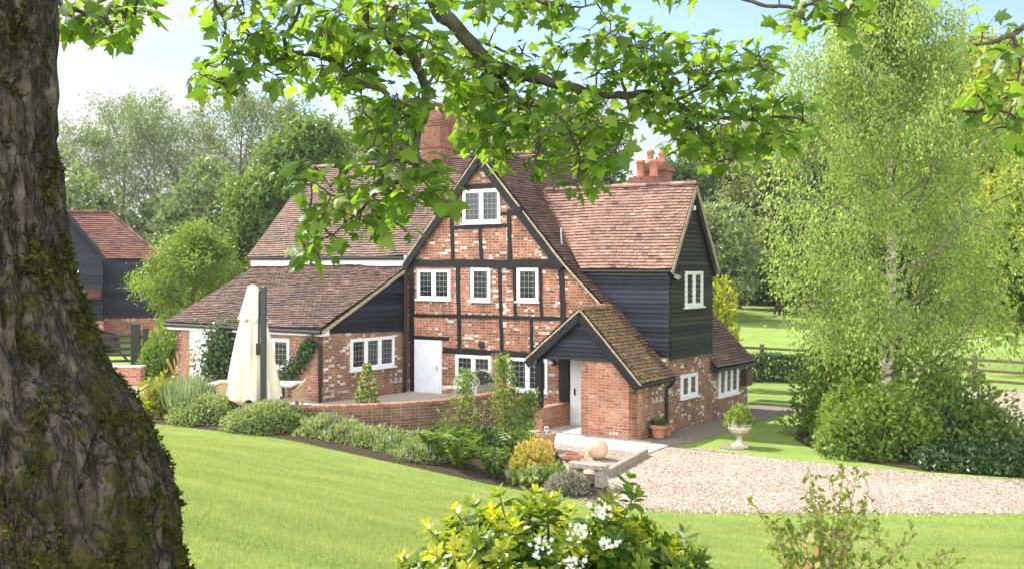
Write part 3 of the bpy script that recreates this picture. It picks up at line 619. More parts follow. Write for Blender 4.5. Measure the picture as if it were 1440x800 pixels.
mb = MB(); mb.tube([(.17, 1.80, 1.40), (.15, 1.76, 1.30), (.06, 1.60, 1.18), (.06, 1.58, 1.0), (.06, 1.58, .02)], .045, 8); mb.build('downpipe', M['black_plastic'], cot)
mb = MB(); mb.tube([(.18, 4.72, 1.40), (.18, 7.8, 1.40)], .055, 8); mb.build('gutter', M['black_plastic'], cot)
# timber frame: every member its own bar
def tb(p, q, wd, seg=8, jit=.012, t=.035):
    m_ = MB(); m_.beam((p[0], BF-.002, p[1]), (q[0], BF-.002, q[1]), n_f, wd, t+random.uniform(-.004, .004), seg, jit); return m_.build('timber_beam', M['black_timber'], cot)
tb((-8.5, 4.50), (-3.0, 4.49), .24, 14, .022, .06)
tb((-8.40, 2.92), (-3.05, 2.95), .10, 14)
tb((-7.20, 1.90), (-2.75, 1.90), .16, 14)
tb((-7.28, 5.92), (-6.52, 5.93), .10, 4); tb((-5.10, 5.93), (-4.40, 5.92), .10, 4); tb((-6.86, 5.56), (-4.83, 5.58), .10, 8); tb((-6.58, 6.74), (-5.06, 6.77), .13, 6)
tb((-6.88, 5.88), (-6.84, 4.60), .12); tb((-4.84, 6.02), (-4.80, 4.60), .13); tb((-5.86, 5.51), (-5.80, 4.60), .10)
tb((-6.66, 4.37), (-6.62, 2.97), .13); tb((-6.62, 2.87), (-6.60, 1.98), .13)
tb((-5.16, 4.37), (-5.12, 2.99), .10); tb((-5.12, 2.90), (-5.08, 1.98), .11)
tb((-4.66, 4.37), (-4.62, 2.99), .09, 6, .016); tb((-3.78, 4.37), (-3.74, 2.99), .09, 6, .016); tb((-4.08, 2.90), (-4.06, 1.98), .09)
tb((-3.10, 4.40), (-2.98, 2.2), .17, 10, .02); tb((-2.98, 1.82), (-2.96, .62), .30, 6, .02, .09)
tb((-8.40, 4.38), (-8.38, .6), .16, 12, .02)
mb = MB(); mb.box(-8.48, -7.0, BF-.05, BF, 2.20, 2.30); mb.build('door_lintel', M['black_timber'], cot)
mb = MB(); mb.box(-8.28, -7.25, BF-.045, BF-.002, PZ-.1, 2.19)
mb.box(-8.22, -7.31, BF-.062, BF-.046, PZ, 2.13); dr = mb.build('door', M['render_white'], cot)
mb = MB(); mb.obox((-7.40, BF-.075, 1.35), (.015, 0, 0), (0, .012, 0), (0, 0, .06)); mb.build('handle', M['metal_grey'], dr)
mb = MB(); mb.box(-2.78, -1.95, BF-.05, BF-.002, 0.03, 1.88); dr = mb.build('front_door', M['white'], cot)
mb = MB(); mb.box(-2.70, -2.02, BF-.07, BF-.052, .08, 1.82); mb.build('door_leaf', M['white'], dr)
mb = MB(); mb.obox((-2.62, BF-.085, .95), (.02, 0, 0), (0, .014, 0), (0, 0, .09)); mb.build('handle', M['black_plastic'], dr)
mb = MB(); mb.box(-14.27, -13.47, -2.14, -2.102, PZ, 2.45); mb.build('side_door', M['render_white'], cot)
# windows
def window(x0, x1, z0, z1, lights, plane='f', off=BF, parent=None, depth=.06):
    """casement window: frame, glazing and sill; in the front plane (y = off) or the side plane (x = off)"""
    if plane == 'f': T = lambda x, d, z: (x, off-d, z)
    else: T = lambda x, d, z: (off+d, x, z)
    def bx_(mb, xa, xb, da, db, za, zb):
        a, b = np.array(T(xa, da, za)), np.array(T(xb, db, zb)); lo, hi = np.minimum(a, b), np.maximum(a, b); mb.box(lo[0], hi[0], lo[1], hi[1], lo[2], hi[2])
    fr = MB(); W_ = .055
    bx_(fr, x0, x1, -.01, depth, z1-W_, z1); bx_(fr, x0, x1, -.01, depth, z0, z0+W_)
    bx_(fr, x0, x0+W_, -.01, depth-.002, z0+W_, z1-W_); bx_(fr, x1-W_, x1, -.01, depth-.002, z0+W_, z1-W_)
    lw_ = (x1-x0-2*W_)/lights
    for i in range(1, lights): bx_(fr, x0+W_+lw_*i-.035, x0+W_+lw_*i+.035, -.01, depth-.003, z0+W_, z1-W_)
    for i in range(lights):                     # sash stiles
        a, b = x0+W_+lw_*i+(.035 if i else 0), x0+W_+lw_*(i+1)-(.035 if i < lights-1 else 0)
        s_ = .038
        bx_(fr, a, a+s_, .0, depth-.012, z0+W_, z1-W_); bx_(fr, b-s_, b, 0, depth-.012, z0+W_, z1-W_)
        bx_(fr, a+s_, b-s_, 0, depth-.012, z0+W_, z0+W_+s_); bx_(fr, a+s_, b-s_, 0, depth-.012, z1-W_-s_, z1-W_)
    wnd = fr.build('window', M['white'], parent or cot)
    gl = MB()
    for i in range(lights):
        a, b = x0+W_+lw_*i+(.035 if i else 0)+.038, x0+W_+lw_*(i+1)-(.035 if i < lights-1 else 0)-.038
        tl = random.uniform(-.008, .008)
        Pq = [T(a, .012+tl, z0+W_+.038), T(b, .012, z0+W_+.038), T(b, .012-tl, z1-W_-.038), T(a, .012, z1-W_-.038)]
        gl.face(Pq, uv=[(0.004, 0.004), (b-a+.004, 0.004), (b-a+.004, z1-z0-2*W_-.07), (.004, z1-z0-2*W_-.07)])
    gl.build('glazing', M['glass'], wnd)
    sl = MB(); bx_(sl, x0-.05, x1+.05, -.005, depth+.05, z0-.05, z0-.002); sl.build('sill', M['white'], wnd)
    return wnd
window(-6.46, -5.14, 5.68, 6.66, 2)
window(-8.17, -6.93, 3.42, 4.32, 2); window(-6.17, -5.49, 3.40, 4.36, 1); window(-4.55, -3.83, 3.42, 4.36, 1)
window(-6.72, -5.44, .86, 1.80, 2); window(-4.87, -3.52, .86, 1.80, 2)
window(-11.35, -10.03, 1.48, 2.33, 2, 'f', -2.1)
window(-.99, .97, 1.40, 2.31, 3, 's', -8.75)
window(2.59, 3.65, .82, 1.45, 2, 's', 0.0); window(5.25, 6.72, .60, 1.46, 3, 's', 0.0)
window(2.75, 3.90, 3.30, 4.27, 2, 's', .035, depth=.075)
# chimneys
def stack(x0, x1, y0, y1, z0, z1, pots, name='chimney'):
    mb = MB(); mb.box(x0, x1, y0, y1, z0, z1-.5)
    for k, (e, za, zb) in enumerate(((.03, z1-.5, z1-.42), (.06, z1-.42, z1-.34), (.09, z1-.34, z1-.22), (.05, z1-.22, z1-.1), (.02, z1-.1, z1))): mb.box(x0-e, x1+e, y0-e, y1+e, za, zb)
    mb.box(x0-.03, x1+.03, y0-.03, y1+.03, z0+(z1-z0)*.52, z0+(z1-z0)*.52+.08)
    c = mb.build(name, M['brick_chim'], cot)
    for (x, y, h, r) in pots:
        p = MB(); p.lathe([(r*.9, 0), (r, .05), (r*.88, h*.5), (r*.92, h-.1), (r*1.12, h-.08), (r*1.12, h), (r*.8, h), (r*.78, h-.2)], (x, y, z1), 16, False); p.build('chimney_pot', M['terracotta'], c, True)
    return c
c1 = stack(-10.12, -9.30, 4.08, 4.78, 7.0, 9.6, [(-9.92, 4.43, .35, .14), (-9.50, 4.43, .3, .14)])
mb = MB(); mb.beam((-9.285, 4.0, 7.36), (-9.285, 4.6, 8.02), n_s, .12, .01); mb.build('flashing', M['lead'], c1)
c2 = stack(-4.62, -3.62, 8.6, 9.3, 4.6, 7.45, [])
for (px_, py_, h, r, Y) in ((902, 262, .0, 0, 0),): pass
def pot_at(a, b, z, h, r, cowl=False):
    p = MB(); p.lathe([(r*.95, 0), (r*1.05, .04), (r*.9, .10), (r*.86, h-.12), (r*1.05, h-.1), (r*1.05, h), (r*.75, h), (r*.72, h-.2)], (a, b, z), 16, False); o = p.build('chimney_pot', M['terracotta'], c2, True)
    if cowl:
        p = MB(); p.lathe([(.05, 0), (.05, .12), (.13, .12), (.13, .15), (.05, .22), (.05, .28)], (a, b, z+h), 12); p.build('cowl', M['metal_grey'], c2)
mb = MB(); mb.box(-4.62, -3.75, 9.5, 10.2, 4.6, 8.0); mb.box(-4.70, -3.67, 9.42, 10.28, 7.72, 7.86); mb.build('rear_stack', M['brick_chim'], c2)
pot_at(-4.36, 8.95, 7.45, .60, .155); pot_at(-3.86, 8.95, 7.45, .60, .155); pot_at(-4.42, 9.85, 8.0, .48, .13); pot_at(-3.98, 9.85, 8.0, .40, .13, True)
mb = MB(); mb.beam((-3.30, 1.85, 4.76), (-3.40, 1.95, 5.5), n_f, .05, .02); mb.obox((-3.02, 1.68, 4.44), (.22, 0, -.16), (0, .12, 0), (.004, 0, .006)); mb.build('flashing', M['lead'], cot)
# small fittings
mb = MB(); mb.lathe([(.02, 0), (.11, .0), (.11, .04), (.07, .05)], (0, 0, 0), 16); o = mb.build('air_vent', M['black_plastic'], cot); o.location = (-5.79, BF-.0, 2.12); o.rotation_euler = (R(90), 0, 0)
mb = MB(); mb.tube([(-3.26, BF, 1.72), (-3.26, BF-.12, 1.76)], .03, 8); mb.lathe([(.02, .0), (.09, .03), (.10, .12), (.07, .16), (.01, .18)], (-3.26, BF-.17, 1.64), 14); o = mb.build('wall_lamp', M['black_plastic'], cot)
mb = MB(); mb.lathe([(.001, .0), (.07, .02), (.075, .07), (.001, .10)], (-3.28, BF-.25, 1.68), 14); mb.build('lamp_glass', M['white'], o)
mb = MB(); mb.obox((.16, 1.95, 4.15), (.10, .03, -.05), (-.02, .10, 0), (.02, 0, .05)); mb.build('floodlight', M['metal_grey'], cot)
mb = MB(); mb.obox((.10, 3.22, 6.02), (.05, 0, 0), (0, .07, 0), (0, 0, .06)); mb.build('security_light', M['white'], cot)
for x_ in (-7.28, -4.36):
    mb = MB(); mb.obox((x_, BF-.16, 6.02), (.09, 0, 0), (0, .09, 0), (0, 0, .08)); mb.build('purlin_end', M['black_timber'], cot)
mb = MB(); mb.box(.0, .22, 7.0, 7.45, .75, 1.22); mb.box(-.0, .24, 6.98, 7.47, 1.22, 1.25); mb.build('meter_box', M['box_brown'], cot)

# ---------------------------------------------------------------- vegetation makers
def nrand(n): return RNG.normal(size=(n, 3))
def dirnoise(d, seed, k=5):
    g = np.random.default_rng(seed); o = 0
    for i in range(k):
        f = g.normal(size=3)*(1.6+i*1.3); o = o+np.sin(d@f+g.uniform(0, 6.28))/(1+i*.55)
    return o/2.0
def dome(name, label, cat, loc, rad, N, size, m, kind='oval', group=None, seed=1, rough=.16, up=.5, lo=-.15, stems=True, shell=.35, droop=0.0, flowers=None, parts_label=None, kindprop=None, wide=1.0):
    """rounded shrub: leaves through the outer shell of a lumpy dome, twigs inside"""
    g = np.random.default_rng(seed); t = thing(name, label, cat, loc, 0, group)
    rad = np.asarray(rad, float)
    d = unit(g.normal(size=(N, 3))); d[:, 2] = np.where(d[:, 2] < lo, -d[:, 2]*.9, d[:, 2])
    ln = dirnoise(d, seed); fine = dirnoise(d*2.7, seed+50)
    rr = (1-shell*g.random(N)**1.6)*(1+rough*ln+.5*rough*fine)
    P = d*rr[:, None]*rad; P[:, 2] = np.maximum(P[:, 2], .02)
    ld = d+g.normal(size=(N, 3))*.65+np.array([0, 0, up-droop]); n = d+g.normal(size=(N, 3))*.5+np.array([0, 0, .35])
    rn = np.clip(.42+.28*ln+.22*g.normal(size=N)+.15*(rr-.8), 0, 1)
    leaves('foliage', P, size*(.7+.6*g.random(N)), m, kind, ld, n, rn, t, wide=wide)
    if stems:
        mb = MB()
        for i in range(9):
            q = unit(g.normal(size=3)+np.array([0, 0, 1.2])); q[2] = abs(q[2]); e = q*rad*.8
            mb.tube([(0, 0, 0) if False else q*rad*.05*np.array([1, 1, 0]), e*.5+g.normal(size=3)*.04*rad, e], [.02*max(rad), .014*max(rad), .005*max(rad)], 5)
        mb.build('stem', M['bark'], t)
    if flowers:
        fm, fn, fs = flowers; d = unit(g.normal(size=(fn, 3))); d[:, 2] = np.abs(d[:, 2]); ln = dirnoise(d, seed)
        P = d*(1.02+rough*ln)[:, None]*rad
        leaves('flower', P, fs, fm, 'petal', g.normal(size=(fn, 3)), d+g.normal(size=(fn, 3))*.3, None, t)
    return t

def tree_skeleton(seed, Ht, r0, base, prof, nl, nsub, rise=.5, wob=.03, ntw=0, lean=0.0, sub_len=.55, tw_len=.3, curl=.25, lr=.5):
    """returns (mesh builder of wood, twig points, twig directions)"""
    g = np.random.default_rng(seed); mb = MB(); lm_ = MB(); pts = []; dirs = []
    nz = 9; tz = np.linspace(0, 1, nz); tr = np.stack([np.cumsum(g.normal(size=nz)*wob*Ht*.3)+lean*tz*Ht, np.cumsum(g.normal(size=nz)*wob*Ht*.3), tz*Ht], 1); tr[0, :2] = 0
    rad = r0*(1-tz)**.8+.012; rad[0] *= 1.35
    mb.tube(tr, rad, 8)
    def along(P, t):
        k = t*(len(P)-1); i = min(int(k), len(P)-2); return P[i]+(P[i+1]-P[i])*(k-i)
    for i in range(nl):
        t = base+(1-base)*((i+.5+g.uniform(-.4, .4))/nl); t = min(max(t, base*.9), .985)
        p0 = along(tr, t); az = i*2.39996+g.uniform(-.4, .4); L = prof((t-base)/(1-base))*Ht*g.uniform(.78, 1.15)
        up = rise*(.55+.75*t)+g.uniform(-.15, .15)
        d = unit(np.array([math.cos(az), math.sin(az), up])); P = [p0]; rl = max(.008, rad[min(int(t*(nz-1)), nz-1)]*lr)
        for s_ in range(4):
            P.append(P[-1]+d*L/4+g.normal(size=3)*.03*L); d = unit(d+np.array([0, 0, curl*g.uniform(-.3, 1.0)])+g.normal(size=3)*.14)
        P = np.array(P); lm_.tube(P, np.linspace(rl, rl*.18, 5), 5, False)
        for j in range(nsub):
            q0 = along(P, .25+.75*(j+g.random())/nsub); a2 = unit(P[-1]-P[0]); sd_ = unit(g.normal(size=3)+a2*.9+np.array([0, 0, .25])); L2 = L*sub_len*g.uniform(.5, 1.1)
            Q = np.array([q0, q0+sd_*L2*.5+g.normal(size=3)*.03*L2, q0+unit(sd_+g.normal(size=3)*.25+np.array([0, 0, curl*.5]))*L2])
            lm_.tube(Q, [rl*.42, rl*.25, rl*.10], 4, False)
            for tt in (.55, .8, 1.0): pts.append(along(Q, tt)); dirs.append(unit(Q[2]-Q[0]))
            for k in range(ntw):
                w0 = along(Q, g.uniform(.3, 1)); dw = unit(sd_+g.normal(size=3)*.7+np.array([0, 0, .3])); L3 = L2*tw_len*g.uniform(.6, 1.2)
                W_ = np.array([w0, w0+dw*L3*.5+g.normal(size=3)*.04*L3, w0+dw*L3]); lm_.tube(W_, [rl*.16, rl*.11, rl*.06], 3, False)
                pts.append(W_[1]); pts.append(W_[2]); dirs.append(dw); dirs.append(dw)
        pts.append(P[-1]); dirs.append(unit(P[-1]-P[-2]))
    return mb, lm_, np.array(pts), np.array(dirs)
def tree(name, label, loc, seed, Ht, r0, base, prof, nl, nsub, per, sigma, size, lm, bm, cat='tree', group=None, kind='clump', droop=0.0, flat=.7, rz=0.0, lbm=None, **k):
    t = thing(name, label, cat, loc, rz, group); g = np.random.default_rng(seed+99)
    mb, lb_, pts, dirs = tree_skeleton(seed, Ht, r0, base, prof, nl, nsub, **k)
    mb.build('trunk', bm, t, True); lb_.build('limbs', lbm or bm, t, True)
    n = len(pts); P = np.repeat(pts, per, 0)+g.normal(size=(n*per, 3))*sigma*np.array([1, 1, flat]); P[:, 2] -= droop*sigma*g.random(n*per)*2
    D = np.repeat(dirs, per, 0)*.6+g.normal(size=(n*per, 3))*.7-np.array([0, 0, droop*1.5]); Nn = g.normal(size=(n*per, 3))*.6+np.array([0, 0, .8])
    clump = np.repeat(g.normal(size=n)*.16, per); rn = np.clip(.45+clump+.2*g.normal(size=n*per), 0, 1)
    keep = P[:, 2] > .15; P, D, Nn, rn = P[keep], D[keep], Nn[keep], rn[keep]
    leaves('crown', P, size*(.7+.6*g.random(len(P))), lm, kind, D, Nn, rn, t)
    return t
round_p = lambda t: .34*math.sin(math.pi*min(1, .18+.80*t))**.8
tall_p = lambda t: .26*(math.sin(math.pi*min(1, .15+.83*t))**.7)
cone_p = lambda t: .30*(1-t)**.75+.03
birch_p = lambda t: .285*(math.sin(math.pi*min(1, .30+.68*t))**.85)

# ---------------------------------------------------------------- far woodland and trees
def woodmass(name, label, spots, N, size, m, seed):
    g = np.random.default_rng(seed); S = np.array(spots); wgt = S[:, 3]*S[:, 5]; idx = g.choice(len(S), N, p=wgt/wgt.sum()); s = S[idx]
    d = unit(g.normal(size=(N, 3))); d[:, 2] = np.where(d[:, 2] < -.1, -d[:, 2], d[:, 2])
    ln = np.zeros(N)
    for i in range(len(S)):
        k = idx == i; ln[k] = dirnoise(d[k]*1.8, seed+i)
    rr = (1-.4*g.random(N)**1.5)*(1+.2*ln); P = s[:, :3]+d*rr[:, None]*s[:, 3:6]
    rn = np.clip(.42+.25*ln+.18*g.normal(size=N), 0, 1)
    o = leaves('wood', P, size*(.7+.6*g.random(N)), m, 'clump', d+g.normal(size=(N, 3))*.7, d+g.normal(size=(N, 3))*.6+np.array([0, 0, .4]), rn)
    o.name = name; return tag(o, label, 'woodland', None, 'stuff')
sp = []
g = np.random.default_rng(3)
for x in np.arange(-62, 4, 4.2):
    y = 74+g.uniform(-5, 6); sp.append((x, y, float(terrain(x, y)), 4.2, 3.2, 7.2+g.uniform(-1, 2.0)))
for x in np.arange(-50, -6, 5): y = 64+g.uniform(-3, 3); sp.append((x, y, float(terrain(x, y)), 3.4, 2.8, 3.8+g.uniform(-.6, 1.2)))
woodmass('woodland', 'dim green undergrowth under the tall trees behind the barn', sp, 40000, .42, M['haze_leaf'], 5)
sp = []
for x in np.arange(8, 60, 4.5):
    y = 101-.30*(x-18)+g.uniform(-3, 3); sp.append((x, y, float(terrain(x, y)), 4.4, 3.4, 8.5+g.uniform(-1.5, 3.0)))
woodmass('woodland', 'dense shady wood edge along the top of the green field', sp, 42000, .42, M['fresh_leaf'], 6)
# tall thin-leaved trees on the left
def far(px_, ytop, Y, name, label, seed, kindf, lm, bm, **kw):
    x = (px_-CX)/F*Y; zb = float(terrain(x, Y)); top = H-(ytop-HY)/F*Y; return kindf(name, label, (x, Y, zb-.1), seed, top-zb, lm, bm, **kw)
def thin(name, label, loc, seed, Ht, lm, bm, per=3): return tree(name, label, loc, seed, Ht, .016*Ht, .30, lambda t: .36*math.sin(math.pi*min(1, .34+.58*t))**.6, 20, 8, per, .026*Ht, .0120*Ht, lm, bm, rise=.95, ntw=4, curl=.45, sub_len=.55, tw_len=.5)
def full(name, label, loc, seed, Ht, lm, bm, per=15): return tree(name, label, loc, seed, Ht, .022*Ht, .16, round_p, 20, 6, per, .052*Ht, .030*Ht, lm, bm, rise=.7, ntw=1)
T_ = 'thinly_leaved_tree'
far(118, 205, 78, T_, 'thinly leaved pale tree nearest the big mossy trunk, above the barn', 101, thin, M['haze_leaf'], M['bark_grey'])
far(168, 182, 84, T_, 'thinly leaved tree with an open top behind the right end of the barn roof', 102, thin, M['haze_leaf'], M['bark_grey'])
far(222, 176, 80, T_, 'thinly leaved tree with wide airy crown above the light green willow', 103, thin, M['haze_leaf'], M['bark_grey'])
far(268, 196, 88, T_, 'thinly leaved tree filling the gap between two taller thin trees', 104, thin, M['haze_leaf'], M['bark_grey'])
far(330, 168, 82, T_, 'tallest thinly leaved tree with dark branches, left of the round green tree', 105, thin, M['haze_leaf'], M['bark'])
far(392, 172, 86, T_, 'thinly leaved tree whose crown tops the round green tree beside the roof', 106, thin, M['haze_leaf'], M['bark'])
far(70, 222, 82, T_, 'thinly leaved tree half hidden by the big mossy trunk', 107, thin, M['haze_leaf'], M['bark_grey'])
far(432, 198, 62, 'round_tree', 'round dense mid green tree behind the left end of the cottage roof', 111, full, M['mid_leaf'], M['bark'], per=20)
far(360, 262, 60, 'round_tree', 'lower dense green tree left of the cottage roof, in front of the thin trees', 112, full, M['mid_leaf'], M['bark'], per=18)
far(540, 168, 88, 'woodland_tree', 'loose green tree behind the cottage roof, left of the brick chimney', 113, full, M['haze_leaf'], M['bark'], per=9)
far(675, 160, 84, 'woodland_tree', 'pale green tree rising behind the gable between chimney and gable peak', 114, full, M['lime_leaf'], M['bark'], per=9)
far(800, 176, 90, 'woodland_tree', 'green tree showing behind the roof ridge left of the clustered chimney pots', 115, full, M['mid_leaf'], M['bark'], per=11)
far(945, 244, 78, 'conifer', 'dark pointed evergreen just right of the clustered chimney pots', 116, full, M['dark_leaf'], M['bark'], per=10)
far(1035, 205, 92, 'woodland_tree', 'olive green tree with brown tints right of the boarded gable', 117, full, M['olive_leaf'], M['bark'], per=16)
far(1010, 300, 74, 'woodland_tree', 'silvery willow-like tree low behind the boarded gable', 118, full, M['silver_leaf'], M['bark'], per=18)
far(1095, 190, 84, 'woodland_tree', 'olive tree behind the left edge of the birch crown', 119, full, M['olive_leaf'], M['bark'], per=16)
far(1175, 150, 96, 'woodland_tree', 'tall green tree directly behind the birch', 120, full, M['mid_leaf'], M['bark'], per=14)
far(1290, 120, 92, 'woodland_tree', 'tall yellowish green tree behind the right side of the birch', 121, full, M['lime_leaf'], M['bark'], per=16)
far(1370, 95, 84, 'woodland_tree', 'tallest lime green tree at the right edge, behind hanging sycamore twigs', 122, full, M['lime_leaf'], M['bark'], per=18)
far(1430, 110, 70, 'woodland_tree', 'bright yellow green tree cut by the right edge of the view', 123, full, M['gold_leaf'], M['bark'], per=12)
far(1365, 285, 70, 'woodland_tree', 'silver grey bushy tree at the field edge right of the birch', 124, full, M['silver_leaf'], M['bark'], per=18)
far(1150, 330, 82, 'woodland_tree', 'low dark green tree at the top of the field behind the birch', 125, full, M['dark_leaf'], M['bark'], per=16)
def weeping(name, label, loc, seed, Ht, lm, bm): return tree(name, label, loc, seed, Ht, .02*Ht, .2, lambda t: .36*math.sin(math.pi*min(1, .25+.7*t))**.6, 18, 6, 22, .055*Ht, .028*Ht, lm, bm, rise=.55, droop=1.3, flat=1.5, ntw=1)
far(1446, 262, 44, 'weeping_tree', 'drooping yellow green tree hanging over the post and rail fence', 126, weeping, M['lime_leaf'], M['bark'])
# willow-like tree between barn and cottage, shrubs under it
x_, y_ = at(268, 0, 42)[0], 42.0
tree('willow', 'light green willow-like tree between black barn and cottage', (x_, y_, .5), 131, 4.9, .13, .12, lambda t: .42*math.sin(math.pi*min(1, .2+.75*t))**.7, 20, 7, 30, .20, .14, M['fresh_leaf'], M['bark'], kind='long', rise=.6, droop=.5, flat=1.0, ntw=1)
dome('shrub', 'dark leafy shrub beside the brick corner of the cottage extension', 'shrub', (at(232, 0, 37)[0], 37, .5), (1.0, .9, 1.65), 2600, .14, M['mid_leaf'], seed=21)
dome('shrub', 'green shrub under the willow by the gate', 'shrub', (at(224, 0, 40)[0], 40, .5), (.75, .7, 1.6), 1800, .13, M['fresh_leaf'], seed=22)
dome('shrub', 'yellow green young shrub behind the lean-to roof, right of the boarded gable', 'shrub', (at(1010, 0, 39)[0], 39, 1.2), (.62, .6, 2.6), 1300, .16, M['gold_leaf'], seed=23, rough=.35)

# ---------------------------------------------------------------- barn
def barn():
    Y0 = 50.0; zb = .9
    t = thing('barn', 'black weatherboarded barn with hipped clay tile roof on a brick plinth', 'barn', (at(145, 0, Y0)[0], Y0, zb), R(20))
    hz = lambda y, Y=Y0: H-(y-HY)/F*Y-zb
    e = hz(364); rg = hz(298, 53)
    mb = MB(); boards(mb, (0, 2.0, 0), EXa, EYz, n_f, [(-.02, 1.0), (2.55, 1.0), (2.55, e+.1), (-.02, e+.1)], .19); mb.build('wall_boarding', M['boards_barn'], t)
    mb = MB(); mb.box(-6, 2.58, 1.95, 6, -1.5, 1.0); mb.box(-6, .02, -.05, 2, -1.5, 1.0); mb.build('brick_plinth', M['brick'], t)
    mb = MB(); boards(mb, (0, 0, 0), EXa, EYz, n_f, [(-5.6, 1.0), (0, 1.0), (0, e+.05), (-2.8, rg+1.3), (-5.6, e+.05)], .19); mb.build('gable_boarding', M['boards_barn'], t)
    mb = MB(); boards(mb, (0, 0, 0), EYb, EYz, n_s, [(0, 1.0), (2.0, 1.0), (2.0, e), (0, e)], .19); mb.build('side_boarding', M['boards_barn'], t)
    mb = MB(); mb.box(2.5, 2.56, 2.0, 6, 1, e); mb.build('end_boarding', M['boards_barn'], t)
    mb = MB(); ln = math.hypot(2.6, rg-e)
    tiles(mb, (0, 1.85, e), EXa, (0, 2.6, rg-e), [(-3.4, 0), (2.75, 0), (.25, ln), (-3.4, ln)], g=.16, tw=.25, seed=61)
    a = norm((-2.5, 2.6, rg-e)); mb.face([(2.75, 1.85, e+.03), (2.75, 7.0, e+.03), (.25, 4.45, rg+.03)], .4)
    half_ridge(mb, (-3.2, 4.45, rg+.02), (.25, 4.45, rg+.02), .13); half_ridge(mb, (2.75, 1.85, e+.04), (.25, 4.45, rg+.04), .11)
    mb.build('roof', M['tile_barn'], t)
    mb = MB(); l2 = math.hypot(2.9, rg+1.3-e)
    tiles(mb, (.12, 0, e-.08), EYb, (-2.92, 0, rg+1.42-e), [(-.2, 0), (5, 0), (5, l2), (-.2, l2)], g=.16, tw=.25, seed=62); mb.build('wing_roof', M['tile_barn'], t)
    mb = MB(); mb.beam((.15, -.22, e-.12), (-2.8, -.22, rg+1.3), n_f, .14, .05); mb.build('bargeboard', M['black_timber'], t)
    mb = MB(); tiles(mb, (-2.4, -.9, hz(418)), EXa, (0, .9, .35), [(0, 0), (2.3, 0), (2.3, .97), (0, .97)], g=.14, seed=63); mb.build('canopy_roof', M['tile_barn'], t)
    mb = MB(); mb.tube([(-1.1, -.02, hz(383)), (-1.1, -.22, hz(383)+.02)], .03, 6); mb.box(-1.45, -1.05, -.30, -.14, hz(383), hz(383)+.1); mb.build('lamp', M['white'], t)
barn()
def gate():
    c = at(163, 490, 41.5); t = thing('field_gate', 'dark wooden five bar field gate beside a thick post near the barn', 'gate', (c[0], 41.5, .58), R(12))
    mb = MB()
    for z in (.15, .38, .62, .86, 1.12): mb.box(-1.5, .55, -.03, .03, z, z+.09)
    mb.build('rail', M['wood_dark'], t)
    mb = MB(); mb.beam((-1.45, -.035, .15), (-.4, -.035, 1.15), n_f, .08, .03); mb.beam((.5, -.035, .15), (-.4, -.035, 1.15), n_f, .08, .03); mb.build('brace', M['wood_dark'], t)
    for x in (.72, ):
        mb = MB(); mb.box(x-.16, x+.16, -.15, .15, -.2, 1.62); mb.build('post', M['wood_dark'], t)
    mb = MB()
    for z in (.25, .65, 1.05): mb.box(.9, 3.2, -.03, .03, z, z+.12)
    mb.build('side_rail', M['wood_dark'], t)
    mb = MB(); mb.box(1.0, 1.2, -.1, .1, -.2, 1.45); mb.build('post', M['wood_dark'], t)
gate()
def car():
    c = at(152, 470, 47); t = thing('parked_car', 'dark red car mostly hidden behind the gate and the mossy trunk', 'car', (c[0]-1.6, 46.5, .6), R(4))
    mb = MB(); sec = [(-2.0, .35, .62), (-1.9, .75, .80), (-1.1, .85, .86), (-.5, 1.38, .70), (.7, 1.42, .70), (1.4, .95, .84), (2.0, .85, .80), (2.1, .4, .62)]
    rings = [[(x, -w_, .28), (x, -w_, zt*.65), (x, -w_*.86, zt), (x, w_*.86, zt), (x, w_, zt*.65), (x, w_, .28)] for x, zt, w_ in sec]
    mb.rings(rings); mb.build('body', plain('dark_red_car_paint', (.045, .006, .008), .25, .05, 3, .02, .6), t, True)
    mb = MB(); mb.obox((.1, -.74, 1.14), (.75, 0, 0), (0, .01, 0), (0, .02, .17)); mb.build('window', M['glass'], t)
    for x in (-1.3, 1.35):
        mb = MB(); mb.tube([(x, -.86, .32), (x, -.62, .32)], .32, 18); w_ = mb.build('wheel', M['black_plastic'], t)
        mb = MB(); mb.tube([(x, -.875, .32), (x, -.861, .32)], .2, 14); mb.build('rim', M['metal_grey'], w_)
car()
def pier():
    c = at(185, 530, 31.5); zt = H-(516-HY)/F*31.5
    mb = MB(); mb.box(-2.6, .32, -.18, .18, .3, zt); t = thing('brick_wall', 'short red brick wall end by the mossy trunk at the patio edge', 'wall', (c[0], 31.5, 0))
    mb.build('brickwork', M['brick_clean'], t); mb = MB(); mb.box(-2.6, .36, -.22, .22, zt, zt+.05); mb.box(-2.6, .5, -.4, .26, .3, .95); mb.build('coping', M['stone'], t)
pier()
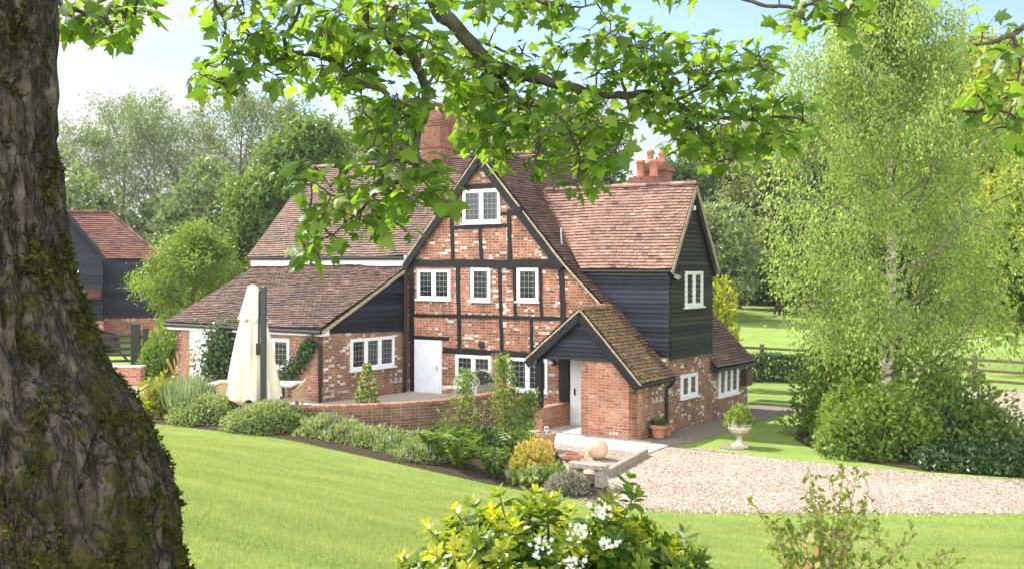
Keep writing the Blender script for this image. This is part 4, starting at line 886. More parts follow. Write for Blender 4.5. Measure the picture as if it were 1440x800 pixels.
# ---------------------------------------------------------------- garden wall
def garden_wall():
    t = thing('garden_wall', 'curved mossy brown brick garden wall with red coping round the patio', 'wall', (-3, 26.8, 0))
    P = smoothpoly(wall_pts, 10); mb = MB(); cp = MB(); s_ = 0
    T = np.gradient(P, axis=0); T = unit(T); Nn = np.stack([T[:, 1], -T[:, 0]], 1)
    for i in range(len(P)-1):
        a, b = P[i], P[i+1]; L = np.linalg.norm(b-a); za, zb_ = -.2, 0.955
        A, Bq = a+Nn[i]*.11, b+Nn[i+1]*.11; A2, B2 = a-Nn[i]*.11, b-Nn[i+1]*.11
        o3 = np.array([-3, 26.8])
        f = lambda p, z: (p[0]+3, p[1]-26.8, z)
        mb.face([f(A, za), f(Bq, za), f(Bq, zb_), f(A, zb_)], uv=[(s_, za), (s_+L, za), (s_+L, zb_), (s_, zb_)])
        mb.face([f(B2, za), f(A2, za), f(A2, zb_), f(B2, zb_)], uv=[(s_, za), (s_+L, za), (s_+L, zb_), (s_, zb_)])
        k = max(1, int(round(L/.078)))
        for j in range(k):
            q0, q1 = a+(b-a)*(j+.04)/k, a+(b-a)*(j+.96)/k; n0 = Nn[i]; h = .055+random.uniform(-.004, .004)
            v8 = [f(q0+n0*.125, .957), f(q1+n0*.125, .957), f(q1-n0*.125, .957), f(q0-n0*.125, .957)]; v8t = [(x, y, .957+h) for x, y, z in v8]; r = random.random()
            cp.face(v8t, r)
            for e in range(4): cp.face([v8[e], v8[(e+1) % 4], v8t[(e+1) % 4], v8t[e]], r)
        s_ += L
    mb.face([(P[-1][0]+3+.11, P[-1][1]-26.8, -.2), (P[-1][0]+3-.11, P[-1][1]-26.8, -.2), (P[-1][0]+3-.11, P[-1][1]-26.8, .955), (P[-1][0]+3+.11, P[-1][1]-26.8, .955)])
    mb.build('brickwork', M['brick_old'], t); cp.build('coping', tilemat('red_coping_brick', [(.28, .11, .07), (.42, .19, .12), (.48, .25, .17), (.36, .15, .09)], moss=.4, mth=.62), t)
garden_wall()
# ---------------------------------------------------------------- patio things
def parasol():
    bx0, by0 = -6.52, 27.1; t = thing('parasol', 'closed cream cantilever parasol on a dark grey pole on the patio', 'parasol', (bx0, by0, PZ))
    z = lambda y: H-(y-HY)/F*by0-PZ
    mb = MB(); prof = [(.62, z(560)), (.60, z(545)), (.52, z(515)), (.42, z(480)), (.31, z(452)), (.27, z(440)), (.20, z(418)), (.14, z(405)), (.08, z(401)), (.03, z(399))]
    g = np.random.default_rng(4); ph = g.uniform(0, 6.28, 6)
    n = 96; rings = []
    zs = np.linspace(0, 1, 40); pr = np.array(prof)[::-1]
    for q in zs:
        zz = z(562)+(z(399)-z(562))*q; r = np.interp(zz, pr[::-1, 1], pr[::-1, 0]); ring = []
        for k in range(n):
            a = 2*math.pi*k/n; amp = .26*(1-q)**.6
            fo = amp*(.6*math.cos(8*a+ph[0]+q*1.2)+.28*math.cos(13*a+ph[1]-q*2)+.2*math.cos(5*a+ph[2])); rr = r*(1+fo)
            ring.append((rr*math.cos(a)+.02*(1-q), rr*math.sin(a), zz+(.10*math.cos(8*a+ph[0]) if q == 0 else 0)))
        rings.append(ring)
    mb.rings(rings, True); mb.build('canopy', M['canvas'], t, True)
    mb = MB(); rings = []
    for q in np.linspace(0, 1, 8):
        zz = z(450)+(z(402)-z(450))*q; r = (.36-.24*q)
        rings.append([(r*(1+.10*(1-q)*math.cos(8*a+1))*math.cos(a), r*(1+.10*(1-q)*math.cos(8*a+1))*math.sin(a), zz+(.05*math.cos(8*a+1) if q == 0 else 0)) for a in np.linspace(0, 2*math.pi, 64, endpoint=False)])
    mb.rings(rings, False); mb.build('vent_flap', M['canvas'], t, True)
    mb = MB(); mb.lathe([(.03, z(401)), (.03, z(398)), (.10, z(397)), (.10, z(395.5)), (.02, z(395))], n=16); mb.build('cap', M['black_plastic'], t)
    mb = MB(); mb.box(.34, .47, -.66, -.53, .0, z(403)); mb.build('pole', M['pole'], t)
    mb = MB(); mb.tube([(.31, -.60, z(408)), (.29, -.60, z(480))], .025, 8); mb.box(.23, .33, -.65, -.55, z(496), z(480)); mb.build('crank_handle', M['black_plastic'], t)
    mb = MB(); mb.box(-.1, .86, -1.06, -.1, .0, .09); mb.build('base', M['metal_grey'], t)
parasol()
def table():
    t = thing('garden_table', 'long pale topped patio table behind the closed parasol', 'table', (-6.75, 28.1, PZ), R(-8))
    mb = MB(); mb.box(-1.1, 1.2, -.5, .5, .73, .79); mb.build('tabletop', M['table'], t)
    for x in (-.95, 1.05):
        for y in (-.4, .4): mb = MB(); mb.box(x-.04, x+.04, y-.04, y+.04, 0, .73); mb.build('leg', M['rattan'], t)
table()
def chair(loc, rz, label):
    t = thing('patio_chair', label, 'chair', loc, rz, 'rattan chairs round the patio table')
    mb = MB(); mb.box(-.28, .28, -.26, .28, .38, .46); mb.build('seat', M['rattan'], t)
    mb = MB(); n = 12; A = []
    for k in range(n+1):                        # tub back and arms
        a = math.pi*k/n; h = .64+.26*math.sin(a)**1.5; A.append((.33*math.cos(a), -.05+.36*math.sin(a), h))
    for p, q in zip(A, A[1:]):
        mb.face([(p[0]*.9, p[1]*.9, .42), (q[0]*.9, q[1]*.9, .42), q, p]); mb.face([(q[0]*.82, q[1]*.82, .42), (p[0]*.82, p[1]*.82, .42), (p[0]*.9, p[1]*.9, p[2]), (q[0]*.9, q[1]*.9, q[2])]); mb.face([p, q, (q[0]*.9, q[1]*.9, q[2]), (p[0]*.9, p[1]*.9, p[2])])
    mb.build('backrest', M['rattan'], t)
    mb = MB(); mb.tube(A, .025, 6); mb.build('arm_rim', M['stone'] if False else M['rattan'], t)
    for x in (-.24, .24):
        for y in (-.2, .22): mb = MB(); mb.tube([(x, y, 0), (x, y, .38)], .022, 6); mb.build('leg', M['rattan'], t)
    return t
chair((-5.62, 27.75, PZ), R(-80), 'rattan patio chair just right of the closed parasol')
chair((-7.2, 27.32, PZ), R(170), 'rattan patio chair half hidden behind the domed shrubs, left of the parasol')
chair((-6.5, 27.9, PZ), R(180), 'rattan patio chair directly behind the closed parasol')
chair((-9.35, 27.95, PZ-.1), R(-150), 'rattan patio chair standing alone by the mossy tree trunk')
def towel_rail():
    c = at(432, 520, 31.3); t = thing('wire_frame', 'thin white metal frame against the extension wall by the downpipe', 'frame', (c[0], 31.0, PZ-.1), math.atan2(U[1], U[0]))
    mb = MB()
    for z in (.30, .55, .8): mb.tube([(-.28, 0, z), (.25, 0, z)], .014, 6)
    for x in (-.28, .25): mb.tube([(x, 0, 0), (x, 0, .8)], .014, 6)
    mb.build('rods', M['white'], t)
towel_rail()
def barbecue():
    c = np.array([-1.05, 29.85]); t = thing('barbecue', 'barbecue with dark green rounded hood and grey end casting behind the garden wall', 'barbecue', (c[0], c[1], PZ-.35), math.atan2(U[1], U[0])+R(8))
    def hood(y0, y1, s_, m, nm):
        mb = MB(); rings = []
        for y in (y0, y1): rings.append([(.36*s_*math.cos(a), y, .95+.30*s_*max(-.05, math.sin(a))) for a in np.linspace(-.1, math.pi+.1, 16)])
        mb.rings(rings); mb.build(nm, m, t)
    hood(-.55, -.36, 1.04, M['bbq_grey'], 'end_casting'); hood(-.36, .42, 1.0, M['bbq_green'], 'hood'); hood(.42, .55, 1.04, M['bbq_grey'], 'end_casting')
    mb = MB(); mb.box(-.37, .37, -.55, .55, .62, .93); mb.build('firebox', M['bbq_grey'], t)
    mb = MB(); mb.tube([(.40, -.30, .98), (.44, -.30, .98), (.44, .36, .98), (.40, .36, .98)], .016, 6); mb.build('handle', M['black_plastic'], t)
    for x in (-.3, .3):
        for y in (-.48, .48): mb = MB(); mb.box(x-.03, x+.03, y-.03, y+.03, .0, .62); mb.build('leg', M['black_plastic'], t)
    mb = MB(); mb.box(-.5, .1, -.95, -.57, .86, .90); mb.build('side_shelf', M['bbq_grey'], t)
barbecue()
# ---------------------------------------------------------------- pots, ball, bench, urn
def pot(name, label, loc, r, h, m, cat='pot', rim=.03):
    t = thing(name, label, cat, loc); mb = MB(); mb.lathe([(r*.70, 0), (r*.84, h*.5), (r*.97, h-.08), (r*1.0+rim, h-.075), (r*1.0+rim, h), (r*.88, h), (r*.86, h-.07)], n=28); mb.build('pot', m, t, False)
    mb = MB(); mb.lathe([(.001, h-.055), (r*.87, h-.06)], n=20, cap=False); mb.build('soil', M['soil'], t); return t
pt = pot('planter', 'tall buff planter with an empty soil top in front of the porch', (onz(767, 646)[0], onz(767, 646)[1]+.24, .035), .245, .56, M['pot_buff'], 'planter', .01)
t = thing('plant_label', 'small blue and white marker stuck in the tall buff planter', 'marker', (onz(767, 646)[0]+.03, onz(767, 646)[1]+.26, .55))
mb = MB(); mb.tube([(0, 0, -.02), (0, 0, .10)], .012, 6); mb.build('stake', M['white'], t)
mb = MB(); mb.box(-.045, .045, -.02, .02, .08, .17); mb.build('head', M['white'], t)
mb = MB(); mb.box(-.03, .03, -.024, -.02, .10, .15); mb.build('panel', plain('blue_panel', (.05, .08, .25), .3), t)
p = wl(.28, .62, .035); pot('terracotta_pot', 'larger terracotta pot by the porch corner downpipe', p, .21, .34, M['terracotta'])
dome('pot_plant', 'low dark green plant growing in the larger terracotta pot', 'plant', p+np.array([0, 0, .32]), (.22, .22, .16), 420, .06, M['dark_leaf'], seed=31, stems=False)
p = wl(.26, 1.12, .02); pot('terracotta_pot', 'smaller pinkish terracotta pot behind the larger one at the downpipe', p, .16, .30, M['terracotta'])
c = onz(842, 650); t = thing('stone_ball', 'large pale sandstone ball on the gravel bed before the porch', 'ball', (c[0], c[1]+.28, .03))
mb = MB(); R0 = .24
mb.lathe([(max(.001, R0*math.sin(a)), R0*.98-R0*math.cos(a)) for a in np.linspace(.02, math.pi-.02, 24)], n=36); mb.build('ball', plain('banded_sandstone', (.52, .36, .25), .9, .22, 3, .3, .2, .006), t, True)
def bench():
    c = onz(828, 690); t = thing('stone_bench', 'small curved stone bench on carved legs beside the gravel bed', 'bench', (c[0], c[1]+.25, .0), R(-32))
    mb = MB(); out = [(x, .30*x*x*.6+.17*k*(1-.5*(abs(x)/.42)**4)) for k, xs in ((-1, np.linspace(-.42, .42, 13)), (1, np.linspace(.42, -.42, 13))) for x in xs]
    mb.prism(out, (0, 0, .50), (1, 0, 0), (0, 1, 0), (0, 0, 1), .085); mb.build('seat', M['stone_grey'], t)
    for x in (-.28, .28):
        mb = MB(); rings = [[(x+sx*w_*.5, .05+sy*.13, z) for sx, sy in ((-1, -1), (1, -1), (1, 1), (-1, 1))] for z, w_ in ((0, .24), (.05, .24), (.07, .19), (.2, .15), (.3, .16), (.36, .21), (.413, .23))]
        mb.rings(rings); mb.build('leg', M['stone_grey'], t)
bench()
c = onz(806, 652); pot('terracotta_dish', 'broken terracotta dish on the gravel behind the stone bench', (c[0], c[1]+.1, .03), .21, .17, M['terracotta'], 'dish')
def urn():
    c = onz(1040, 628); t = thing('stone_urn', 'carved stone pedestal urn on the shaded lawn', 'urn', (c[0], c[1], 0))
    mb = MB(); mb.box(-.17, .17, -.17, .17, 0, .06); mb.lathe([(.15, .06), (.13, .09), (.075, .14), (.06, .22), (.09, .25), (.07, .27), (.13, .30), (.24, .38), (.285, .46), (.27, .52), (.30, .55), (.31, .58), (.26, .58), (.24, .52)], n=28); mb.build('urn', M['stone'], t)
    dome('urn_plant', 'pale green bushy plant growing in the stone urn', 'plant', (c[0], c[1], .54), (.30, .30, .44), 800, .075, M['fresh_leaf'], seed=33, rough=.3)
    mb = MB(); mb.lathe([(.001, .0), (.42, -.0)], n=20, cap=False); o = mb.build('soil_patch', M['paving']); o.location = (c[0]-.1, c[1]-.02, .012); o['kind'] = 'structure'
urn()
# ---------------------------------------------------------------- fence, hedge
def fence():
    pts = [(6.5, 47.6), (8.3, 46.0), (10.3, 44.4), (12.5, 42.6), (14.6, 40.8), (16.75, 39.0), (18.9, 36.8), (21.2, 34.4)]
    t = thing('post_and_rail_fence', 'weathered post and rail fence between gravel drive and green field', 'fence', (pts[0][0], pts[0][1], 0))
    x0, y0 = pts[0]
    for x, y in pts: mb = MB(); zt = 1.22; mb.box(x-x0-.075, x-x0+.075, y-y0-.075, y-y0+.075, -.1, zt); mb.build('post', M['wood_fence'], t)
    for a, b in zip(pts, pts[1:]):
        for z in (.32, .68, 1.05):
            mb = MB(); d = norm((b[0]-a[0], b[1]-a[1], 0)); n = np.array([d[1], -d[0], 0]); mb.beam((a[0]-x0, a[1]-y0, z)+n*.07, (b[0]-x0, b[1]-y0, z)+n*.07, n, .10, .04, 3, .006); mb.build('rail', M['wood_fence'], t)
fence()
def hedge():
    t = thing('hedge', 'clipped dark green hedge beyond the cottage, in front of the fence', 'hedge', (11.2, 41.5, 0), R(-10)); g = np.random.default_rng(8); N = 15000
    P = np.stack([g.uniform(-2.9, 3.6, N), g.uniform(-.55, .55, N), g.uniform(0, .98, N)], 1); k = g.integers(0, 3, N)
    P[:, 1] = np.where(k == 0, -.55+.06*g.normal(size=N)+.08*np.sin(P[:, 0]*3)*np.sin(P[:, 2]*4), P[:, 1]); P[:, 2] = np.where(k == 1, 0.95+.04*g.normal(size=N)+.04*np.sin(P[:, 0]*4), P[:, 2])
    leaves('foliage', P, .09, M['dark_leaf'], 'oval', g.normal(size=(N, 3))+np.array([0, -.5, .4]), g.normal(size=(N, 3))*.5+np.array([0, -.4, .7]), np.clip(.3+.5*(k == 1)*g.random(N)+.2*g.normal(size=N), 0, 1), t)
    mb = MB()
    for x in np.arange(-2.6, 3.5, .5): mb.tube([(x, 0, 0), (x+.05, 0, .75)], .03, 5)
    mb.build('stem', M['bark'], t)
hedge()

# ---------------------------------------------------------------- climbers and border plants
def climber(name, label, pts, wid, N, size, m, seed, kind='oval', thick=.12):
    g = np.random.default_rng(seed); P = np.asarray(pts, float); c = P[0]; t = thing(name, label, 'climber', c)
    S = smoothpoly(P, 6); i = g.integers(0, len(S)-1, N); f = g.random(N)[:, None]; Q = S[i]*(1-f)+S[i+1]*f
    W = np.interp(i/len(S), np.linspace(0, 1, len(wid)), wid); off = g.normal(size=(N, 3))*W[:, None]*.5; n = norm(np.array([U[0]*0+.2, -1, 0]))
    off -= np.outer(off@n, n)*.55
    leaves('foliage', Q+off-c+n*.0, size*(.7+.6*g.random(N)), m, kind, g.normal(size=(N, 3))+np.array([0, 0, -.3]), g.normal(size=(N, 3))*.5+n+np.array([0, 0, .4]), np.clip(.4+.25*g.normal(size=N), 0, 1), t)
    mb = MB(); mb.tube(S-c, np.linspace(.022, .006, len(S)), 5)
    for k in range(6):
        a = S[g.integers(1, len(S)-1)]-c; mb.tube([a, a+g.normal(size=3)*.10, a+g.normal(size=3)*.25], [.008, .006, .003], 4)
    mb.build('stem', M['bark'], t); return t
e = lambda a, z, d=.14, b=-2.1: wl(a, b-d, z)
climber('ivy_bush', 'dense dark climbing shrub on the extension wall beside the white side door', [e(-12.7, .6), e(-12.75, 1.2), e(-12.6, 1.8), e(-12.5, 2.35)], [.55, .62, .62, .45], 4600, .12, M['dark_leaf'], 41)
climber('wall_climber', 'leafy climber slanting up the brick wall right of the parasol', [e(-10.5, .75), e(-10.2, 1.15), e(-9.75, 1.45), e(-9.35, 1.95), e(-9.05, 2.25)], [.20, .34, .34, .28, .14], 1900, .085, M['dark_leaf'], 42)
gz = lambda x, y: float(terrain(x, y))
def plant_at(px_, py_, Y): q = at(px_, py_, Y); return (q[0], Y, gz(q[0], Y))
dome('domed_shrub', 'left of two clipped domed shrubs with pale green tips below the patio', 'shrub', plant_at(286, 0, 26.75), (.90, .68, .68), 5200, .07, M['silver_leaf'], seed=51, rough=.10)
dome('domed_shrub', 'right of two clipped domed shrubs, under the parasol pole', 'shrub', plant_at(380, 0, 25.75), (1.12, .72, .70), 6400, .07, M['silver_leaf'], seed=52, rough=.11)
def grass_clump(name, label, loc, r, h, N, m, seed, lean=.55, wd=1.0):
    g = np.random.default_rng(seed); t = thing(name, label, 'grass', loc); a = g.uniform(0, 6.28, N); rr = r*np.sqrt(g.random(N))*.35
    P = np.stack([rr*np.cos(a), rr*np.sin(a), np.zeros(N)], 1); d = np.stack([np.cos(a)*lean*g.random(N), np.sin(a)*lean*g.random(N), np.ones(N)], 1)+g.normal(size=(N, 3))*.08
    leaves('blades', P, h*(.55+.5*g.random(N)), m, 'strap', d, np.stack([np.cos(a), np.sin(a), .3+0*a], 1), None, t, wide=wd); return t
grass_clump('ornamental_grass', 'tall blue green ornamental grass clump beside the white side door', plant_at(262, 0, 27.3), .7, 1.15, 1500, M['blue_leaf'], 53, .95, .55)
g = np.random.default_rng(54); t = thing('feather_grass', 'tall dry feathery grass heads rising above the blue green clump', 'grass', plant_at(258, 0, 27.7)); mb = MB()
for k in range(14):
    a = g.uniform(-.35, .35); h = g.uniform(1.2, 1.75); mb.tube([(a*.3, 0, 0), (a*.8, g.uniform(-.1, .1), h*.7), (a*1.3, g.uniform(-.2, .2), h)], [.006, .005, .02], 4)
mb.build('stems', M['orange_leaf'], t)
dome('yellow_shrub', 'bright yellow green small shrub between trunk and ornamental grass', 'shrub', plant_at(222, 0, 27.4), (.50, .45, 1.0), 1000, .11, M['gold_leaf'], seed=55, rough=.3)
# row of catmint along the wall
nx = [(455, 25.25), (492, 24.95), (530, 24.5), (566, 23.95), (592, 23.3)]
sidew = ['at the left end of the row, next to the domed shrub', 'second from the left in the row under the curved wall', 'in the middle of the row under the curved wall', 'second from the right in the row under the curved wall', 'at the right end of the row, next to the ferns']
for k, (px_, Y) in enumerate(nx):
    dome('catmint', 'catmint clump '+sidew[k], 'plant', plant_at(px_, 0, Y), (.60, .50, .46), 2200, .07, M['silver_leaf'], 'long', 'catmint plants along the garden wall', 60+k, .28, up=1.0, flowers=(M['flower_blue'], 60, .03), wide=1.5)
def fern(name, label, loc, N, L, m, seed, up=1.0, grp=None):
    g = np.random.default_rng(seed); t = thing(name, label, 'fern' if name == 'fern' else 'plant', loc, 0, grp); P = []; D = []; Nn = []; S = []
    mb = MB()
    for i in range(N):
        a = i*2.4+g.uniform(-.3, .3); l = L*g.uniform(.7, 1.1); out = np.array([math.cos(a), math.sin(a), 0]); side = np.array([-math.sin(a), math.cos(a), 0]); pts = []
        for s_ in np.linspace(0, 1, 15): pts.append(out*(l*.5*s_)+np.array([0, 0, l*up*1.15*(s_-.5*s_*s_)]))
        mb.tube(pts, np.linspace(.010, .003, 15), 3, False)
        for j in range(2, 15):
            s_ = j/14; ln = .27*l*math.sin(math.pi*min(1, .15+s_*.85))**.9
            for q in (-1, 1): P.append(pts[j]); D.append(side*q+out*.35+g.normal(size=3)*.12); Nn.append(np.array([0, 0, 1])+out*.4*s_+g.normal(size=3)*.2); S.append(ln)
    leaves('fronds', P, np.array(S)+.02, m, 'long', D, Nn, None, t); mb.build('stem', M['mid_leaf'], t); return t
fern('fern', 'leafy fern with arching bright fronds left of the climbing roses', plant_at(612, 0, 23.2), 18, .85, M['fresh_leaf'], 71, 1.5)
fern('fern', 'broad green fern in front of the wall, below the left climbing rose', plant_at(650, 0, 22.6), 20, 1.0, M['fresh_leaf'], 72, 1.4)
fern('fern', 'low fern at the lawn edge between the two larger ferns and the golden shrub', plant_at(695, 0, 21.95), 18, .85, M['mid_leaf'], 73, 1.35)
fern('fern', 'dark green fern behind the golden shrub, left of the buff planter', plant_at(728, 0, 23.6), 16, .9, M['mid_leaf'], 74, 1.4)
def stemclimb(label, px_, Y, ztop, N, m, seed, lean=.1):
    x, y, z = plant_at(px_, 0, Y); climber('climbing_rose', label, [(x, y, z), (x+lean*.2, y+.05, z+.4*ztop), (x+lean*.6, y+.05, z+.75*ztop), (x+lean, y+.1, z+ztop)], [.55, .45, .30, .12], N, .085, m, seed)
stemclimb('climbing rose on the curved wall with one thin shoot, left of the wire', 648, 25.2, 1.75, 620, M['fresh_leaf'], 75, .15)
stemclimb('taller climbing rose at the right end of the curved wall, beside the barbecue', 712, 26.2, 2.15, 1000, M['fresh_leaf'], 76, -.1)
stemclimb('spreading climbing rose reaching towards the porch from the wall end', 728, 26.0, 1.25, 900, M['mid_leaf'], 77, .35)
t = thing('support_wire', 'horizontal wire with thin canes across the right end of the curved wall', 'wire', at(640, 590, 26.6)); mb = MB(); q0 = at(640, 590, 26.6)
mb.tube([(0, 0, 0), (1.3, .6, .15)], .008, 5)
for f in (.35, .55, .8): mb.tube([(1.3*f-.05, .6*f, .15*f-.2), (1.3*f+.03, .6*f, .15*f+.33)], .009, 5)
mb.build('rods', M['wood_grey'], t)
dome('dark_shrub', 'dark green bush filling the border between ferns and porch', 'shrub', plant_at(682, 0, 24.6), (.9, .6, .58), 1500, .12, M['dark_leaf'], seed=81, rough=.3)
dome('dark_shrub', 'dark green bush at the foot of the wall between catmint and ferns', 'shrub', plant_at(620, 0, 24.9), (.8, .5, .45), 1200, .12, M['dark_leaf'], seed=82, rough=.3)
dome('golden_shrub', 'golden yellow shrub with pinkish tips in front of the buff planter', 'shrub', plant_at(748, 0, 22.75), (.50, .42, .66), 1300, .085, M['pinky_gold'], seed=83, rough=.24)
dome('hosta', 'silver blue leafy plant at the lawn edge below the golden shrub', 'plant', plant_at(742, 0, 21.55), (.34, .28, .30), 240, .15, M['silver_leaf'], seed=84, rough=.2, stems=False, wide=1.4)
dome('lavender', 'low grey lavender-like bush in front of the stone bench', 'plant', plant_at(798, 0, 20.9), (.46, .36, .40), 2200, .085, M['grey_plant'], 'long', seed=85, rough=.12, up=1.2)
dome('green_shrub', 'small dark green plant between silver leafy plant and lavender', 'plant', plant_at(768, 0, 21.5), (.42, .3, .34), 600, .085, M['mid_leaf'], seed=86, rough=.3)
def conebush():
    c = at(516, 565, 29.2); t = thing('variegated_shrub', 'cone shaped cream variegated shrub before the extension side window', 'shrub', (c[0], 29.2, PZ)); g = np.random.default_rng(9); N = 1100
    z = g.random(N)**1.2*1.15; a = g.uniform(0, 6.28, N); r = .30*(1-z/1.2)**.8*(.6+.5*g.random(N))+.02; P = np.stack([r*np.cos(a), r*np.sin(a), z], 1); o = np.stack([np.cos(a), np.sin(a), 0*a+.5], 1)
    leaves('foliage', P, .085, M['varieg'], 'oval', o+g.normal(size=(N, 3))*.5, o+g.normal(size=(N, 3))*.4, None, t); mb = MB(); mb.tube([(0, 0, 0), (0, 0, 1.0)], [.02, .008], 5); mb.build('stem', M['bark'], t)
    pot('patio_pot', 'low pot under the cone shaped variegated shrub', (c[0], 29.2-.0, PZ-.28), .2, .3, M['terracotta'])
conebush()
# ---------------------------------------------------------------- birch on its island, shrubs round it
bc = np.array([9.25, 26.9])
t = tree('birch_tree', 'tall airy birch with pale trunk standing over dark shrubs beside the drive', (bc[0], bc[1], 0), 204, 11.4, .17, .12, birch_p, 48, 7, 32, .19, .088, M['birch'], None, kind='oval', rise=.7, ntw=2, droop=1.1, flat=1.4, wob=.012, curl=.2, lbm=M['bark_grey'], lr=.3)
def birchbark():
    m, nt, b, N, L = newmat('birch_bark'); n = noise_n(nt, 2.2, 5, .65, sxyz=(1, 1, 3.5)); r = ramp(nt, [(.36, (.05, .042, .035)), (.48, (.28, .23, .18)), (.62, (.52, .46, .40))]); L(n.outputs[0], r.inputs[0]); L(r.outputs[0], b.inputs['Base Color']); b.inputs['Roughness'].default_value = .85; bump(nt, b, n.outputs[0], .6, .02); return m
M['birchbark'] = birchbark()
for ch in t.children:
    if ch.name.startswith('trunk'): ch.data.materials.clear(); ch.data.materials.append(M['birchbark'])
isl = [('laurel', 'glossy dark shrub at the left foot of the birch, over the shaded lawn', (8.25, 26.7), (1.05, 1.1, 1.7), 3000, .13, 'fresh_leaf'),
       ('laurel', 'light green shrub leaning out left of the birch trunk', (8.45, 28.0), (1.3, 1.2, 2.7), 4600, .12, 'fresh_leaf'),
       ('laurel', 'dark glossy shrub in front of the birch trunk', (8.9, 25.6), (1.3, 1.05, 1.55), 3600, .12, 'fresh_leaf'),
       ('laurel', 'low leafy shrub at the front left corner of the birch island by the gravel', (8.15, 24.9), (.85, .7, 1.0), 1500, .12, 'mid_leaf'),
       ('laurel', 'mid green shrub right behind the birch trunk', (9.9, 27.6), (1.6, 1.3, 2.6), 4200, .12, 'fresh_leaf'),
       ('laurel', 'dense dark shrub right of the birch, beside the far gravel', (10.7, 26.3), (1.35, 1.2, 1.75), 3000, .13, 'mid_leaf'),
       ('laurel', 'sprawling green shrub at the right end of the birch island', (11.5, 26.6), (1.15, 1.0, 1.25), 2200, .12, 'mid_leaf')]
for k, (nm, lb, (x, y), rd, N, sz, mm) in enumerate(isl): dome(nm, lb, 'shrub', (x, y, 0), rd, N, sz, M[mm], seed=210+k, rough=.34, droop=.3, lo=-.02)
g = np.random.default_rng(12); N = 9000; P = np.stack([g.uniform(8.9, 13.2, N), g.uniform(22.3, 25.6, N), g.random(N)**.7*.34], 1)
edge = np.interp(P[:, 0], [8.9, 10.6, 12.2, 13.2], [23.3, 22.35, 22.35, 24.2]); P[:, 1] = np.maximum(P[:, 1], edge+g.random(N)*.5); P[:, 2] *= np.clip((P[:, 1]-edge)/.5, .25, 1)*(1+.4*np.sin(P[:, 0]*4)*np.sin(P[:, 1]*5))
o = leaves('ground_cover', P, .10, M['dark_leaf'], 'oval', g.normal(size=(N, 3))+np.array([0, 0, .2]), g.normal(size=(N, 3))*.4+np.array([0, 0, 1]), np.clip(.35+.3*g.normal(size=N), 0, 1)); tag(o, 'low dark green ground cover at the front of the birch island', 'ground cover', None, 'stuff')
sheet('island_soil', [(8.0, 24.2), (8.9, 23.15), (10.6, 22.45), (12.2, 22.5), (12.85, 24.0), (12.1, 26.5), (12.6, 29.5), (8.0, 30), (7.2, 27.5), (7.3, 25.4)], .012, M['soil'])

# ---------------------------------------------------------------- foreground shrubs
def rosettes(name, label, loc, tips, k, size, m, seed, kind='long', wide=1.0, up=.5, col=None):
    g = np.random.default_rng(seed); t = thing(name, label, 'shrub', loc); tips = np.asarray(tips, float); n = len(tips)
    P = []; D = []; Nn = []; Rn = []; Sz = []
    mb = MB()
    for i, q in enumerate(tips):
        ax = unit(q*np.array([1, 1, .6])+np.array([0, 0, .45])+g.normal(size=3)*.18); s1 = unit(np.cross(ax, g.normal(size=3))); s2 = np.cross(ax, s1)
        tone = col(q, g) if col else g.random()
        for L_ in range(3):
            for j in range(k):
                a = j*2*math.pi/k+L_*.9+g.uniform(-.25, .25); out = s1*math.cos(a)+s2*math.sin(a); el = (.95, .40, -.1)[L_]+up*.2
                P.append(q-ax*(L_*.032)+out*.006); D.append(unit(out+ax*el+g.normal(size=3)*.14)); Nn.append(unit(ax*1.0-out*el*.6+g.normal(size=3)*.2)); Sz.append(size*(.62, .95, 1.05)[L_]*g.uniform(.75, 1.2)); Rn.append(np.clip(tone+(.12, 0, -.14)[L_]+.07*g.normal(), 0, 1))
        if i % 2 == 0:
            mb.tube([q*.35, q*.7+g.normal(size=3)*.02, q-ax*.02], [.007, .005, .003], 4, False)
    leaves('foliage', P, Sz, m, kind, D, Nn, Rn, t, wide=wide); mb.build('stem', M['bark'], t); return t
M['choisya'] = leafmat('yellow_tipped_evergreen_leaf', [(.035, .085, .010), (.065, .13, .014), (.12, .19, .018), (.20, .26, .02), (.34, .36, .025), (.48, .47, .035)], .42, 1.6, .32, .45)
